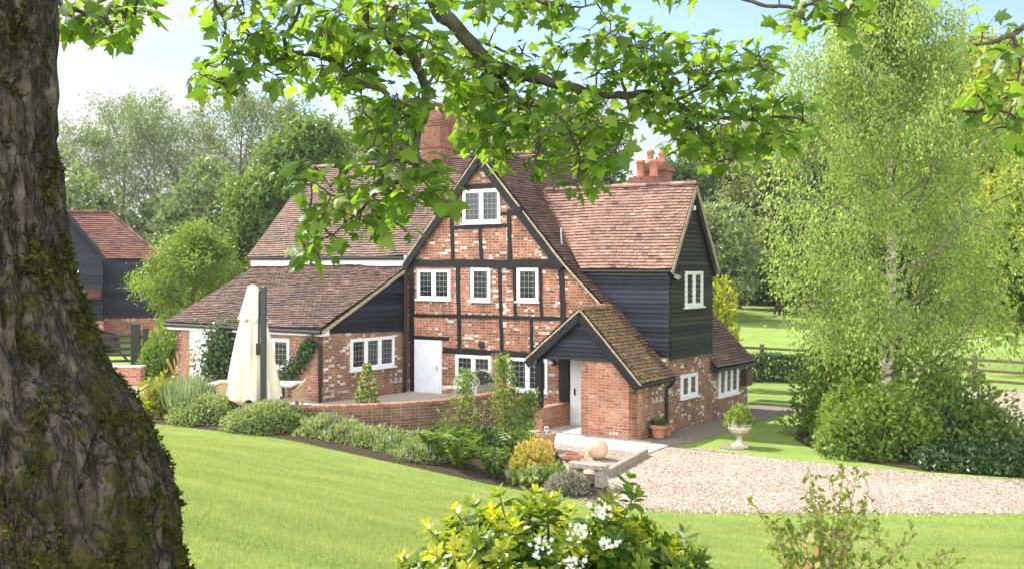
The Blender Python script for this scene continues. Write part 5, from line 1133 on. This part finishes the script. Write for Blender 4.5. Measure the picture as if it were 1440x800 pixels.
def choisya():
    Yc = 5.3; c = at(770, 800, Yc); zg = gz(c[0], Yc)+.0; g = np.random.default_rng(31); top = H-(712-HY)/F*Yc-zg
    tips = []
    while len(tips) < 1050:
        d = unit(g.normal(size=3)); d[2] = abs(d[2]); r = (1-.55*g.random()**1.8)
        d = np.sign(d)*np.abs(d)**.75; q = d*np.array([.86, .55, top*.98])*r; q[2] *= (1+.10*math.sin(d[0]*5+1)*math.cos(d[1]*4)); tips.append(q)
    for px_, py_ in ((640, 715), (665, 705), (700, 690), (752, 690), (770, 700), (885, 672), (893, 690), (860, 700), (600, 738)): # taller shoots
        q = at(px_, py_, Yc+g.uniform(-.15, .15))-np.array([c[0], Yc, zg]); tips.append(q)
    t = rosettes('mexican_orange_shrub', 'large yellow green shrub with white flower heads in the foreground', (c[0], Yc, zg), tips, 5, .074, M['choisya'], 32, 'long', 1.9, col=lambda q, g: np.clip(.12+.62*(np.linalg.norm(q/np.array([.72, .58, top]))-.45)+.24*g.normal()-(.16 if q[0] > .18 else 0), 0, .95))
    P = []; Nn = []
    spots = [(-.62, .52), (-.30, .60), (.02, .62), (.10, .78), (.12, .92), (.30, .70), (.36, .62), (.42, .66), (.46, .55), (.52, .52), (.58, .45), (.62, .38), (.66, .33), (-.05, .86), (.22, 1.0), (-.45, .70), (-.72, .38), (.70, .25), (.06, .55), (-.2, .42), (.16, .66), (-.10, .70), (.26, .85), (.50, .40), (.34, .50)]
    for sx, sz in spots:
        x = sx*1.04; z = sz*top*1.06; y = -.60*max(.05, 1-abs(x/.92)**2.6-abs(z/top/1.14)**2.6)**.385 if abs(x/.92)**2.6+abs(z/top/1.14)**2.6 < .97 else -.12
        P = []; Nn = []
        for q in range(int(g.uniform(16, 36))): P.append((x+g.normal()*.030, y+g.normal()*.02-.01, z+g.normal()*.020)); Nn.append(unit(np.array([.1, -.7, .8])+g.normal(size=3)*.4))
        n = len(P); leaves('flower_head', P, .0108*(.8+.5*g.random(n)), M['flower_white'], 'petal', g.normal(size=(n, 3)), Nn, None, t)
choisya()
def laurel_fg():
    Yc = 5.5; c = at(950, 800, Yc); zg = gz(c[0], Yc); g = np.random.default_rng(35); top = H-(742-HY)/F*Yc-zg; tips = []
    for _ in range(80):
        d = unit(g.normal(size=3)); d[2] = abs(d[2]); tips.append(d*np.array([.30, .28, top])*(1-.5*g.random()**1.7))
    rosettes('glossy_shrub', 'dark green pointed leaf shrub at the right side of the yellow green shrub', (c[0], Yc, zg), tips, 4, .085, M['mid_leaf'], 36, 'long', 1.5)
laurel_fg()
def sparse():
    Yc = 5.2; base = at(1165, 850, Yc); zg = gz(base[0], Yc); c = np.array([base[0], Yc, zg]); g = np.random.default_rng(38)
    t = thing('twiggy_shrub', 'sparse twiggy shrub with small pale leaves in the right foreground', 'shrub', c); mb = MB(); P = []; D = []
    tops = [(1187, 655), (1140, 690), (1138, 660), (1205, 668), (1222, 690), (1065, 715), (1085, 735), (1100, 728), (1175, 705), (1240, 745), (1290, 750), (1325, 778), (1340, 795), (1125, 720), (1195, 720), (1270, 760), (1110, 760), (1215, 735), (1160, 740), (1090, 770)]
    for px_, py_ in tops:
        q = at(px_, py_, Yc+g.uniform(-.25, .25))-c; mid = q*.5+np.array([q[0]*-.18, 0, .08])+g.normal(size=3)*.03; S = smoothpoly([(0, 0, 0), mid*.6, mid, q], 7)
        mb.tube(S, np.linspace(.008, .0018, len(S)), 5, False)
        for s_ in np.linspace(.25, 1, 40):
            k = min(int(s_*(len(S)-1)), len(S)-2); p0 = S[k]+(S[k+1]-S[k])*(s_*(len(S)-1)-k)
            if g.random() < .8:
                dv = unit(g.normal(size=3)+np.array([0, 0, .5])); ln = g.uniform(.04, .13); mb.tube([p0, p0+dv*ln*.5, p0+dv*ln], [.0025, .002, .001], 3, False)
                for f in (.4, .6, .8, 1.0): P.append(p0+dv*ln*f); D.append(dv+g.normal(size=3)*.8)
            P.append(p0); D.append(g.normal(size=3)+np.array([0, 0, .5]))
    n = len(P); leaves('foliage', P, .032*(.7+.6*g.random(n)), M['lime_leaf'], 'oval', D, None, None, t, rng=g); mb.build('stem', plain('pale_brown_twig', (.24, .17, .10), .8, .2, 20, .2), t)
    for (px_, py_, Y, w_, m_, lb, nm, N_, sz) in ((1095, 800, 5.0, .17, 'purple_leaf', 'dark purple leaved low plant at the bottom edge under the twiggy shrub', 'purple_plant', 500, .03), (1138, 793, 4.9, .09, 'orange_leaf', 'small salmon coloured leafy plant in front of the twiggy shrub', 'salmon_plant', 110, .045)):
        b = at(px_, py_, Y); zz = gz(b[0], Y); dome(nm, lb, 'plant', (b[0], Y, zz), (w_*1.2, w_, b[2]-zz+.04), N_, sz, M[m_], seed=int(px_), rough=.25)
sparse()

# ---------------------------------------------------------------- sycamore: trunk close to the camera, boughs overhead
def barkmat():
    m, nt, b, N, L = newmat('sycamore_bark_with_moss'); co = N('ShaderNodeTexCoord').outputs['Object']
    n1 = noise_n(nt, 3.0, 8, .62, vec=co); n2 = noise_n(nt, 14, 6, .65, vec=co)
    rd = noise_n(nt, 6.5, 5, .55, vec=co, sxyz=(1, 1, .22)); rd.inputs['Distortion'].default_value = .5
    s1 = N('ShaderNodeMath'); s1.operation = 'SUBTRACT'; s1.inputs[1].default_value = .5; L(rd.outputs[0], s1.inputs[0]); s2 = N('ShaderNodeMath'); s2.operation = 'ABSOLUTE'; L(s1.outputs[0], s2.inputs[0])
    rd2 = noise_n(nt, 15, 5, .6, vec=co, sxyz=(1, 1, .40)); s3 = N('ShaderNodeMath'); s3.operation = 'SUBTRACT'; s3.inputs[1].default_value = .5; L(rd2.outputs[0], s3.inputs[0]); s4 = N('ShaderNodeMath'); s4.operation = 'ABSOLUTE'; L(s3.outputs[0], s4.inputs[0])
    mn = N('ShaderNodeMath'); mn.operation = 'SMOOTH_MIN'; mn.inputs[2].default_value = .03; L(s2.outputs[0], mn.inputs[0]); L(s4.outputs[0], mn.inputs[1])
    cr = ramp(nt, [(0, (.30,)*3), (.014, (.62,)*3), (.05, (1,)*3)]); L(mn.outputs[0], cr.inputs[0])
    r = ramp(nt, [(.3, (.040, .033, .026)), (.5, (.085, .070, .056)), (.68, (.15, .128, .105))]); L(n2.outputs[0], r.inputs[0])
    col = mixc(nt, 1, r.outputs[0], cr.outputs[0], 'MULTIPLY')
    n3 = noise_n(nt, 4.2, 10, .74, vec=co); sep = N('ShaderNodeSeparateXYZ'); L(co, sep.inputs[0])
    mh = N('ShaderNodeMath'); mh.operation = 'MULTIPLY_ADD'; mh.inputs[1].default_value = -.075; mh.inputs[2].default_value = .075*1.5+.02; L(sep.outputs[2], mh.inputs[0])
    ms = N('ShaderNodeMath'); ms.operation = 'ADD'; L(n3.outputs[0], ms.inputs[0]); L(mh.outputs[0], ms.inputs[1])
    mr = ramp(nt, [(.515, (0, 0, 0)), (.56, (1, 1, 1))]); L(ms.outputs[0], mr.inputs[0])
    n4 = noise_n(nt, 30, 5, .7, vec=co); mc = ramp(nt, [(.3, (.022, .023, .007)), (.55, (.052, .050, .012)), (.75, (.10, .09, .02))]); L(n4.outputs[0], mc.inputs[0])
    col = mixc(nt, mr.outputs[0], col, mc.outputs[0]); L(col, b.inputs['Base Color']); b.inputs['Roughness'].default_value = .95; b.inputs['Specular IOR Level'].default_value = .15
    h = N('ShaderNodeMath'); h.operation = 'MULTIPLY_ADD'; h.inputs[1].default_value = .7; L(cr.outputs[0], h.inputs[0]); L(n2.outputs[0], h.inputs[2])
    h2 = N('ShaderNodeMath'); h2.operation = 'MULTIPLY_ADD'; h2.inputs[1].default_value = .8; L(n4.outputs[0], h2.inputs[0]); L(h.outputs[0], h2.inputs[2])
    bump(nt, b, h2.outputs[0], .9, .035); return m
M['sycbark'] = barkmat()
M['bough'] = plain('sycamore_bough_bark', (.075, .062, .048), .9, .4, 14, .9, .2, .008)
M['moss'] = leafmat('trunk_moss', [(.022, .025, .006), (.048, .050, .010), (.085, .080, .014), (.16, .14, .022)], .2, 1.2, .8, .1)
def sycamore():
    X0, Y0 = -2.03, 3.6; z0 = 2.3; t = thing('sycamore_tree', 'huge mossy sycamore trunk at the left with leafy boughs hanging over the view', 'tree', (X0, Y0, z0))
    prof = [(6.6, 46), (6.0, 56), (5.29, 60), (5.05, 60), (4.935, 61), (4.847, 66), (4.668, 76), (4.578, 84), (4.471, 94), (4.395, 105), (4.317, 121), (4.162, 146), (4.07, 168), (4.008, 186), (3.90, 220), (3.79, 240), (3.683, 254), (3.545, 268), (3.39, 274), (3.1, 305), (2.7, 370), (2.3, 460)]
    zs_ = np.array([p[0] for p in prof])[::-1]; xr = np.array([(p[1]-CX)/F*Y0-X0 for p in prof])[::-1]
    zz = np.linspace(2.25, 7.6, 210); na = 220; rings = []
    for z in zz:
        rr = np.interp(z, zs_, xr) if z < 6.6 else xr[-1]-(z-6.6)*.04; base = .455-.02*(z-4.5); fl = max(0, rr-base); ring = []
        for k in range(na):
            a = 2*math.pi*k/na; ca, sa = math.cos(a), math.sin(a)
            lobes = .5+.5*math.cos(a*1.0+.15); r = base*(1+.025*math.sin(3*a+z))+fl*(lobes**1.5*.9+.1*(1-lobes)+.10*math.sin(5*a+.6)*(1-lobes))*1.0
            p = Vector((ca*2.2, sa*2.2, z*1.1)); q = Vector((ca*5+mnoise.noise(p*1.3)*.6, sa*5+mnoise.noise(p*1.7)*.6, z*2.0))
            rid = abs(mnoise.noise(q*1.6)); fine = mnoise.noise(q*4.5)
            r += .05*mnoise.noise(p)-.045*max(0, .16-rid)/.16+.015*fine
            ring.append((r*ca, r*sa, z-z0))
        rings.append(ring)
    mb = MB(); mb.rings(rings); mb.build('trunk', M['sycbark'], t, True)
    g = np.random.default_rng(5); Rg = np.array(rings); MP = []; MD = []; MT = []
    while len(MP) < 42000:
        i, k = int(g.integers(0, 118)), int(g.integers(0, na)); p = Rg[i, k]
        if math.sin(2*math.pi*k/na) > .35: continue
        f = .5+.5*mnoise.fractal(Vector(p*5.5), 1.0, 2.0, 5)*.9-.09*(p[2]-1.75)+.03*math.cos(2*math.pi*k/na)
        if f+.05*g.normal() < .58: continue
        o = np.array([math.cos(2*math.pi*k/na), math.sin(2*math.pi*k/na), .25]); MP.append(p+g.normal(size=3)*.007-o*.003); MD.append(o+g.normal(size=3)*.6); MT.append(f)
    leaves('moss', MP, .016*(.5+.9*g.random(len(MP))), M['moss'], 'clump', MD, None, np.clip((np.array(MT)-.55)*1.6+.3*g.random(len(MP)), 0, 1), t)
    # boughs: start on the trunk above the picture, pass into view
    g = np.random.default_rng(77); off = np.array([X0, Y0, z0]); nodes = []
    def bough(pix, depths, r0, r1, root=None, nm='bough'):
        Pp = [at(px_, py_, Y) for (px_, py_), Y in zip(pix, np.interp(np.linspace(0, 1, len(pix)), np.linspace(0, 1, len(depths)), depths))]
        if root is not None: Pp = list(root)+Pp
        S = smoothpoly(Pp, 5); jit = np.cumsum(g.normal(size=S.shape)*.004, 0); S = S+jit-np.linspace(0, 1, len(S))[:, None]*jit[-1]
        mb = MB(); rad = np.linspace(r0, r1, len(S))*(1+.12*g.normal(size=len(S))*.6); mb.tube(S-off, rad, 9); mb.build(nm, M['bough'], t, True)
        for p, r in zip(S, rad): nodes.append((p, r))
        return S
    rootA = [(-1.75, 3.6, 6.3), (-1.2, 4.2, 7.1), (-.9, 5.2, 7.0)]
    bough([(612, -12), (630, 20), (660, 58), (690, 90), (722, 104), (760, 112), (800, 122), (832, 133), (870, 134), (920, 133), (942, 145), (975, 156), (1010, 166), (1060, 168), (1108, 166), (1136, 174)], [6.2, 6.6, 6.9, 6.6], .058, .006, rootA)
    bough([(548, -12), (546, 20), (553, 45), (570, 75), (585, 103), (592, 130), (592, 158), (584, 182), (582, 206), (584, 226), (570, 246), (545, 262), (520, 276), (492, 281), (466, 275)], [5.6, 5.9, 5.6], .040, .006, [(-1.75, 3.65, 6.0), (-1.2, 4.3, 6.6), (-.9, 5.0, 6.3)])
    for pix, dep, r0, r1 in [
        ([(570, 75), (545, 48), (515, 38), (500, 60), (490, 76), (478, 88), (450, 83), (405, 81), (380, 89), (358, 97), (335, 110), (308, 112)], [5.8, 5.4], .03, .005),
        ([(478, 88), (492, 106), (515, 120), (540, 128), (556, 150), (552, 180), (535, 203), (515, 210)], [5.6, 5.4], .016, .004),
        ([(515, 38), (510, 10), (495, -20)], [5.6, 5.5], .022, .02),
        ([(405, 81), (398, 50), (415, 18), (408, -12)], [5.5, 5.3], .012, .007),
        ([(300, -12), (303, 15), (312, 35), (314, 52)], [5.2, 5.3], .010, .004),
        ([(592, 130), (612, 95), (625, 60)], [5.9, 6.2], .012, .005),
        ([(584, 226), (560, 205), (548, 232), (530, 262), (505, 300), (486, 318), (470, 330)], [5.6, 5.5], .014, .004),
        ([(690, 92), (712, 122), (738, 145), (755, 172), (760, 205), (748, 240)], [6.6, 6.4], .026, .005),
        ([(738, 145), (775, 160), (800, 185), (812, 215), (815, 258)], [6.5, 6.3], .014, .004),
        ([(880, 134), (884, 160), (876, 185), (868, 215), (880, 236)], [6.8, 6.6], .012, .004),
        ([(880, 132), (876, 105), (882, 80), (870, 55)], [6.8, 6.9], .012, .004),
        ([(942, 145), (935, 118), (925, 95), (940, 70), (968, 55)], [6.7, 6.8], .014, .004),
        ([(975, 156), (985, 185), (1000, 205), (1010, 228)], [6.7, 6.6], .011, .004),
        ([(942, 145), (980, 128), (1010, 108), (1045, 95), (1068, 92)], [6.7, 6.6], .012, .004),
        ([(680, 62), (700, 70), (728, 78), (740, 60)], [6.7, 6.7], .012, .004),
        ([(1060, 168), (1090, 190), (1110, 212)], [6.7, 6.6], .008, .003),
        ([(60, -12), (95, 8), (120, 20), (150, 25), (160, 55)], [4.6, 4.5], .014, .004),
        ([(720, -14), (760, 4), (800, 12), (840, 6)], [6.4, 6.4], .012, .005),
        ([(1000, -14), (1060, 0), (1110, 8), (1150, 6), (1190, 22)], [5.6, 5.5], .014, .004),
        ([(1480, 60), (1452, 40), (1425, 48), (1392, 60), (1368, 62)], [4.9, 4.7], .020, .004),
        ([(1480, 130), (1450, 120), (1425, 138), (1400, 150), (1372, 155), (1352, 158)], [4.8, 4.7], .016, .004),
        ([(1425, 48), (1436, 80), (1432, 115), (1420, 160), (1416, 182)], [4.8, 4.7], .009, .003)]:
        bough(pix, dep, r0, r1)
    NP = np.array([n[0] for n in nodes])
    LP = []; LD = []; LN = []; tw = MB(); tips = []
    def grow(tip, cnt, maxd=1.0):
        nonlocal NP
        dd = np.linalg.norm(NP-tip, axis=1); j = int(np.argmin(dd)); p0 = NP[j]
        if dd[j] > maxd: return
        v_ = tip-p0; mid = p0+v_*.5+g.normal(size=3)*.06*np.linalg.norm(v_)+np.array([0, 0, .06*np.linalg.norm(v_)])
        S = smoothpoly([p0, mid, tip], 4); L = np.linalg.norm(v_); tw.tube(S-off, np.linspace(.0055+.004*min(1, L), .0022, len(S)), 5, False)
        NP = np.vstack([NP, S[2:]]); dirv = unit(S[-1]-S[-3])
        for q in range(cnt):
            s_ = g.uniform(.45, 1.0)**.6; k = min(int(s_*(len(S)-1)), len(S)-2); b = S[k]+(S[k+1]-S[k])*(s_*(len(S)-1)-k)
            out = unit(dirv*.5+g.normal(size=3)*.8+np.array([0, 0, -.12])); pet = g.uniform(.03, .09); e_ = b+out*pet+np.array([0, 0, .01])
            tw.tube([b-off, e_-off], [.0016, .0013], 3, False)
            LP.append(e_); LD.append(unit(out*np.array([1, 1, .5])+np.array([0, 0, -.38])+g.normal(size=3)*.22)); LN.append(unit(np.array([0, 0, .9])+g.normal(size=3)*.48+np.array([-.25, -.2, 0])))
        tips.append(tip)
    import itertools
    def inside(poly, x, y):
        c = False; j = len(poly)-1
        for i in range(len(poly)):
            if (poly[i][1] > y) != (poly[j][1] > y) and x < (poly[j][0]-poly[i][0])*(y-poly[i][1])/(poly[j][1]-poly[i][1])+poly[i][0]: c = not c
            j = i
        return c
    masses = [ # outline in the photo, number of twigs, depth range, leaves per twig
        ([(262, -25), (420, -25), (560, -25), (640, -20), (650, 10), (600, 30), (560, 60), (470, 110), (430, 122), (380, 118), (340, 135), (280, 140), (262, 100), (300, 60), (290, 25)], 150, (5.0, 6.1), 4),
        ([(440, 40), (560, 20), (620, 60), (650, 120), (640, 150), (590, 160), (575, 200), (560, 200), (510, 190), (480, 150), (440, 120)], 92, (5.2, 6.4), 4),
        ([(540, 165), (588, 160), (590, 215), (630, 255), (600, 290), (560, 260)], 22, (5.4, 6.2), 4),
        ([(405, 250), (460, 215), (520, 215), (600, 225), (640, 255), (632, 285), (600, 300), (570, 330), (520, 325), (470, 300), (425, 285)], 58, (5.2, 5.8), 4),
        ([(405, 335), (440, 310), (520, 305), (560, 330), (480, 345), (445, 385), (425, 352)], 16, (5.2, 5.7), 4),
        ([(600, 40), (680, 90), (740, 110), (840, 140), (900, 150), (890, 215), (860, 235), (820, 245), (780, 240), (740, 240), (700, 235), (690, 205), (650, 215), (640, 140)], 185, (6.1, 7.1), 4),
        ([(770, 240), (850, 235), (845, 265), (815, 275)], 9, (6.1, 6.5), 4),
        ([(610, 80), (720, 60), (780, 85), (790, 120), (680, 130)], 26, (6.3, 7.0), 4),
        ([(775, 70), (860, 25), (960, 55), (1040, 60), (1090, 70), (1100, 110), (1140, 130), (1145, 170), (1120, 210), (1060, 225), (1000, 235), (960, 220), (900, 175), (890, 130), (800, 110)], 275, (6.3, 7.3), 4),
        ([(640, -20), (870, -20), (860, 10), (800, 20), (770, 40), (700, 35), (650, 15)], 42, (6.1, 6.8), 4),
        ([(65, -20), (205, -20), (195, 30), (170, 70), (150, 50), (90, 30)], 34, (4.4, 4.9), 4),
        ([(1085, -20), (1220, -20), (1210, 40), (1180, 55), (1140, 35), (1100, 30)], 30, (5.3, 5.9), 4),
        ([(900, -20), (1010, -20), (990, 8), (950, 6)], 10, (5.5, 6.0), 3),
        ([(1355, 55), (1400, 35), (1445, 25), (1445, 75), (1380, 90), (1350, 75)], 11, (4.6, 5.0), 3),
        ([(1345, 130), (1400, 115), (1445, 110), (1445, 180), (1400, 195), (1350, 165)], 17, (4.5, 4.9), 3),
        ([(1290, -25), (1330, -25), (1320, 8), (1300, 6)], 3, (5.3, 5.6), 3)]
    for poly, n, (d0, d1), cnt in masses:
        n = int(n*.86)
        xs = [p[0] for p in poly]; ys = [p[1] for p in poly]; cand = []
        while len(cand) < n:
            x, y = g.uniform(min(xs), max(xs)), g.uniform(min(ys), max(ys))
            if inside(poly, x, y): cand.append(at(x, y, g.uniform(d0, d1)))
        cand.sort(key=lambda p: float(np.min(np.linalg.norm(NP-p, axis=1))))
        for p in cand: grow(p, cnt)
    n = len(LP); leaves('crown', np.array(LP)-off, .099*(.5+.7*g.random(n)), M['syc'], 'palm', LD, LN, None, t)
    tw.build('twigs', M['bough'], t, True)
    for px_, py_, Y in ((343, 122, 5.3), (283, 140, 5.2), (1087, 95, 6.6), (130, 25, 4.6), (338, 118, 5.3)):   # hanging flower tassels
        c = at(px_, py_, Y); P = []; D = []
        for k in range(60): s_ = g.random(); P.append(c-off+np.array([g.normal()*.012*(1-s_*.5), g.normal()*.012, -.10*s_])); D.append(g.normal(size=3))
        leaves('flower_tassel', P, .016, M['grey_plant'], 'oval', D, None, None, t)
sycamore()

# ---------------------------------------------------------------- grass on the lawn
def lawn_grass():
    g = np.random.default_rng(91); N = 860000
    y = 4.5+(27.5-4.5)*g.random(N)**1.25; x = (g.random(N)-.5)*2*(y*.58+.9); ye = yedge(x)
    keep = (y < ye-.02+.05*g.normal(size=N)); x, y = x[keep], y[keep]; z = terrain(x, y); n = len(x)
    P = np.stack([x, y, z-.004], 1); h = (.026+.0011*y)*(.6+.7*g.random(n))
    tone = .45+.07*np.sin((y+.38*x)*4.4)+.13*np.sin(x*1.3+2)*np.sin(y*1.7)+.10*np.sin(x*3.1+y*2.3)*np.sin(y*4.1-x)+.2*g.normal(size=n)
    d = g.normal(size=(n, 3))*.42+np.array([0.05, .0, 1]); nn = g.normal(size=(n, 3)); 
    o = leaves('lawn_grass', P, h, M['grass'], 'blade', d, nn, np.clip(tone, 0, 1), wide=1.6); tag(o, 'short mown bright green grass of the sloping front lawn', 'grass', None, 'stuff')
M['grass'] = leafmat('grass_blade', [(.16, .215, .06), (.24, .285, .09), (.31, .345, .13), (.40, .42, .18)], .4, 1.35, .6, .2)
lawn_grass()

def stones():
    g = np.random.default_rng(44); e = smoothpoly(front[:5], 40); k = g.integers(0, len(e)-1, 2600); p = e[k]+(e[k+1]-e[k])*g.random((2600, 1)); p = p+g.normal(size=(2600, 2))*np.array([.05, .13])
    P = np.stack([p[:, 0], p[:, 1], terrain(p[:, 0], p[:, 1])+.015], 1)
    o = leaves('loose_stones', P, .016+.022*g.random(len(P)), M['stones'], 'clump'); tag(o, 'loose pale pebbles strewn along the lawn edge of the gravel drive', 'pebbles', None, 'stuff')
M['stones'] = leafmat('pebble', [(.22, .16, .12), (.42, .33, .26), (.52, .43, .35), (.64, .57, .50)], .0, 1.0, .9, .2)
stones()

# ---------------------------------------------------------------- air between here and the far trees
def haze():
    mb = MB(); mb.box(-156, 156, -34, 216, -1.6, 24); o = mb.build('haze'); o['kind'] = 'stuff'
    m = bpy.data.materials.new('pale_air'); m.use_nodes = True; nt = m.node_tree; nt.nodes.remove(nt.nodes['Principled BSDF'])
    v = nt.nodes.new('ShaderNodeVolumePrincipled'); v.inputs['Color'].default_value = (.93, .96, 1, 1); v.inputs['Density'].default_value = 0.00025; v.inputs['Anisotropy'].default_value = .2
    nt.links.new(v.outputs[0], nt.nodes['Material Output'].inputs['Volume']); o.data.materials.append(m)
haze()
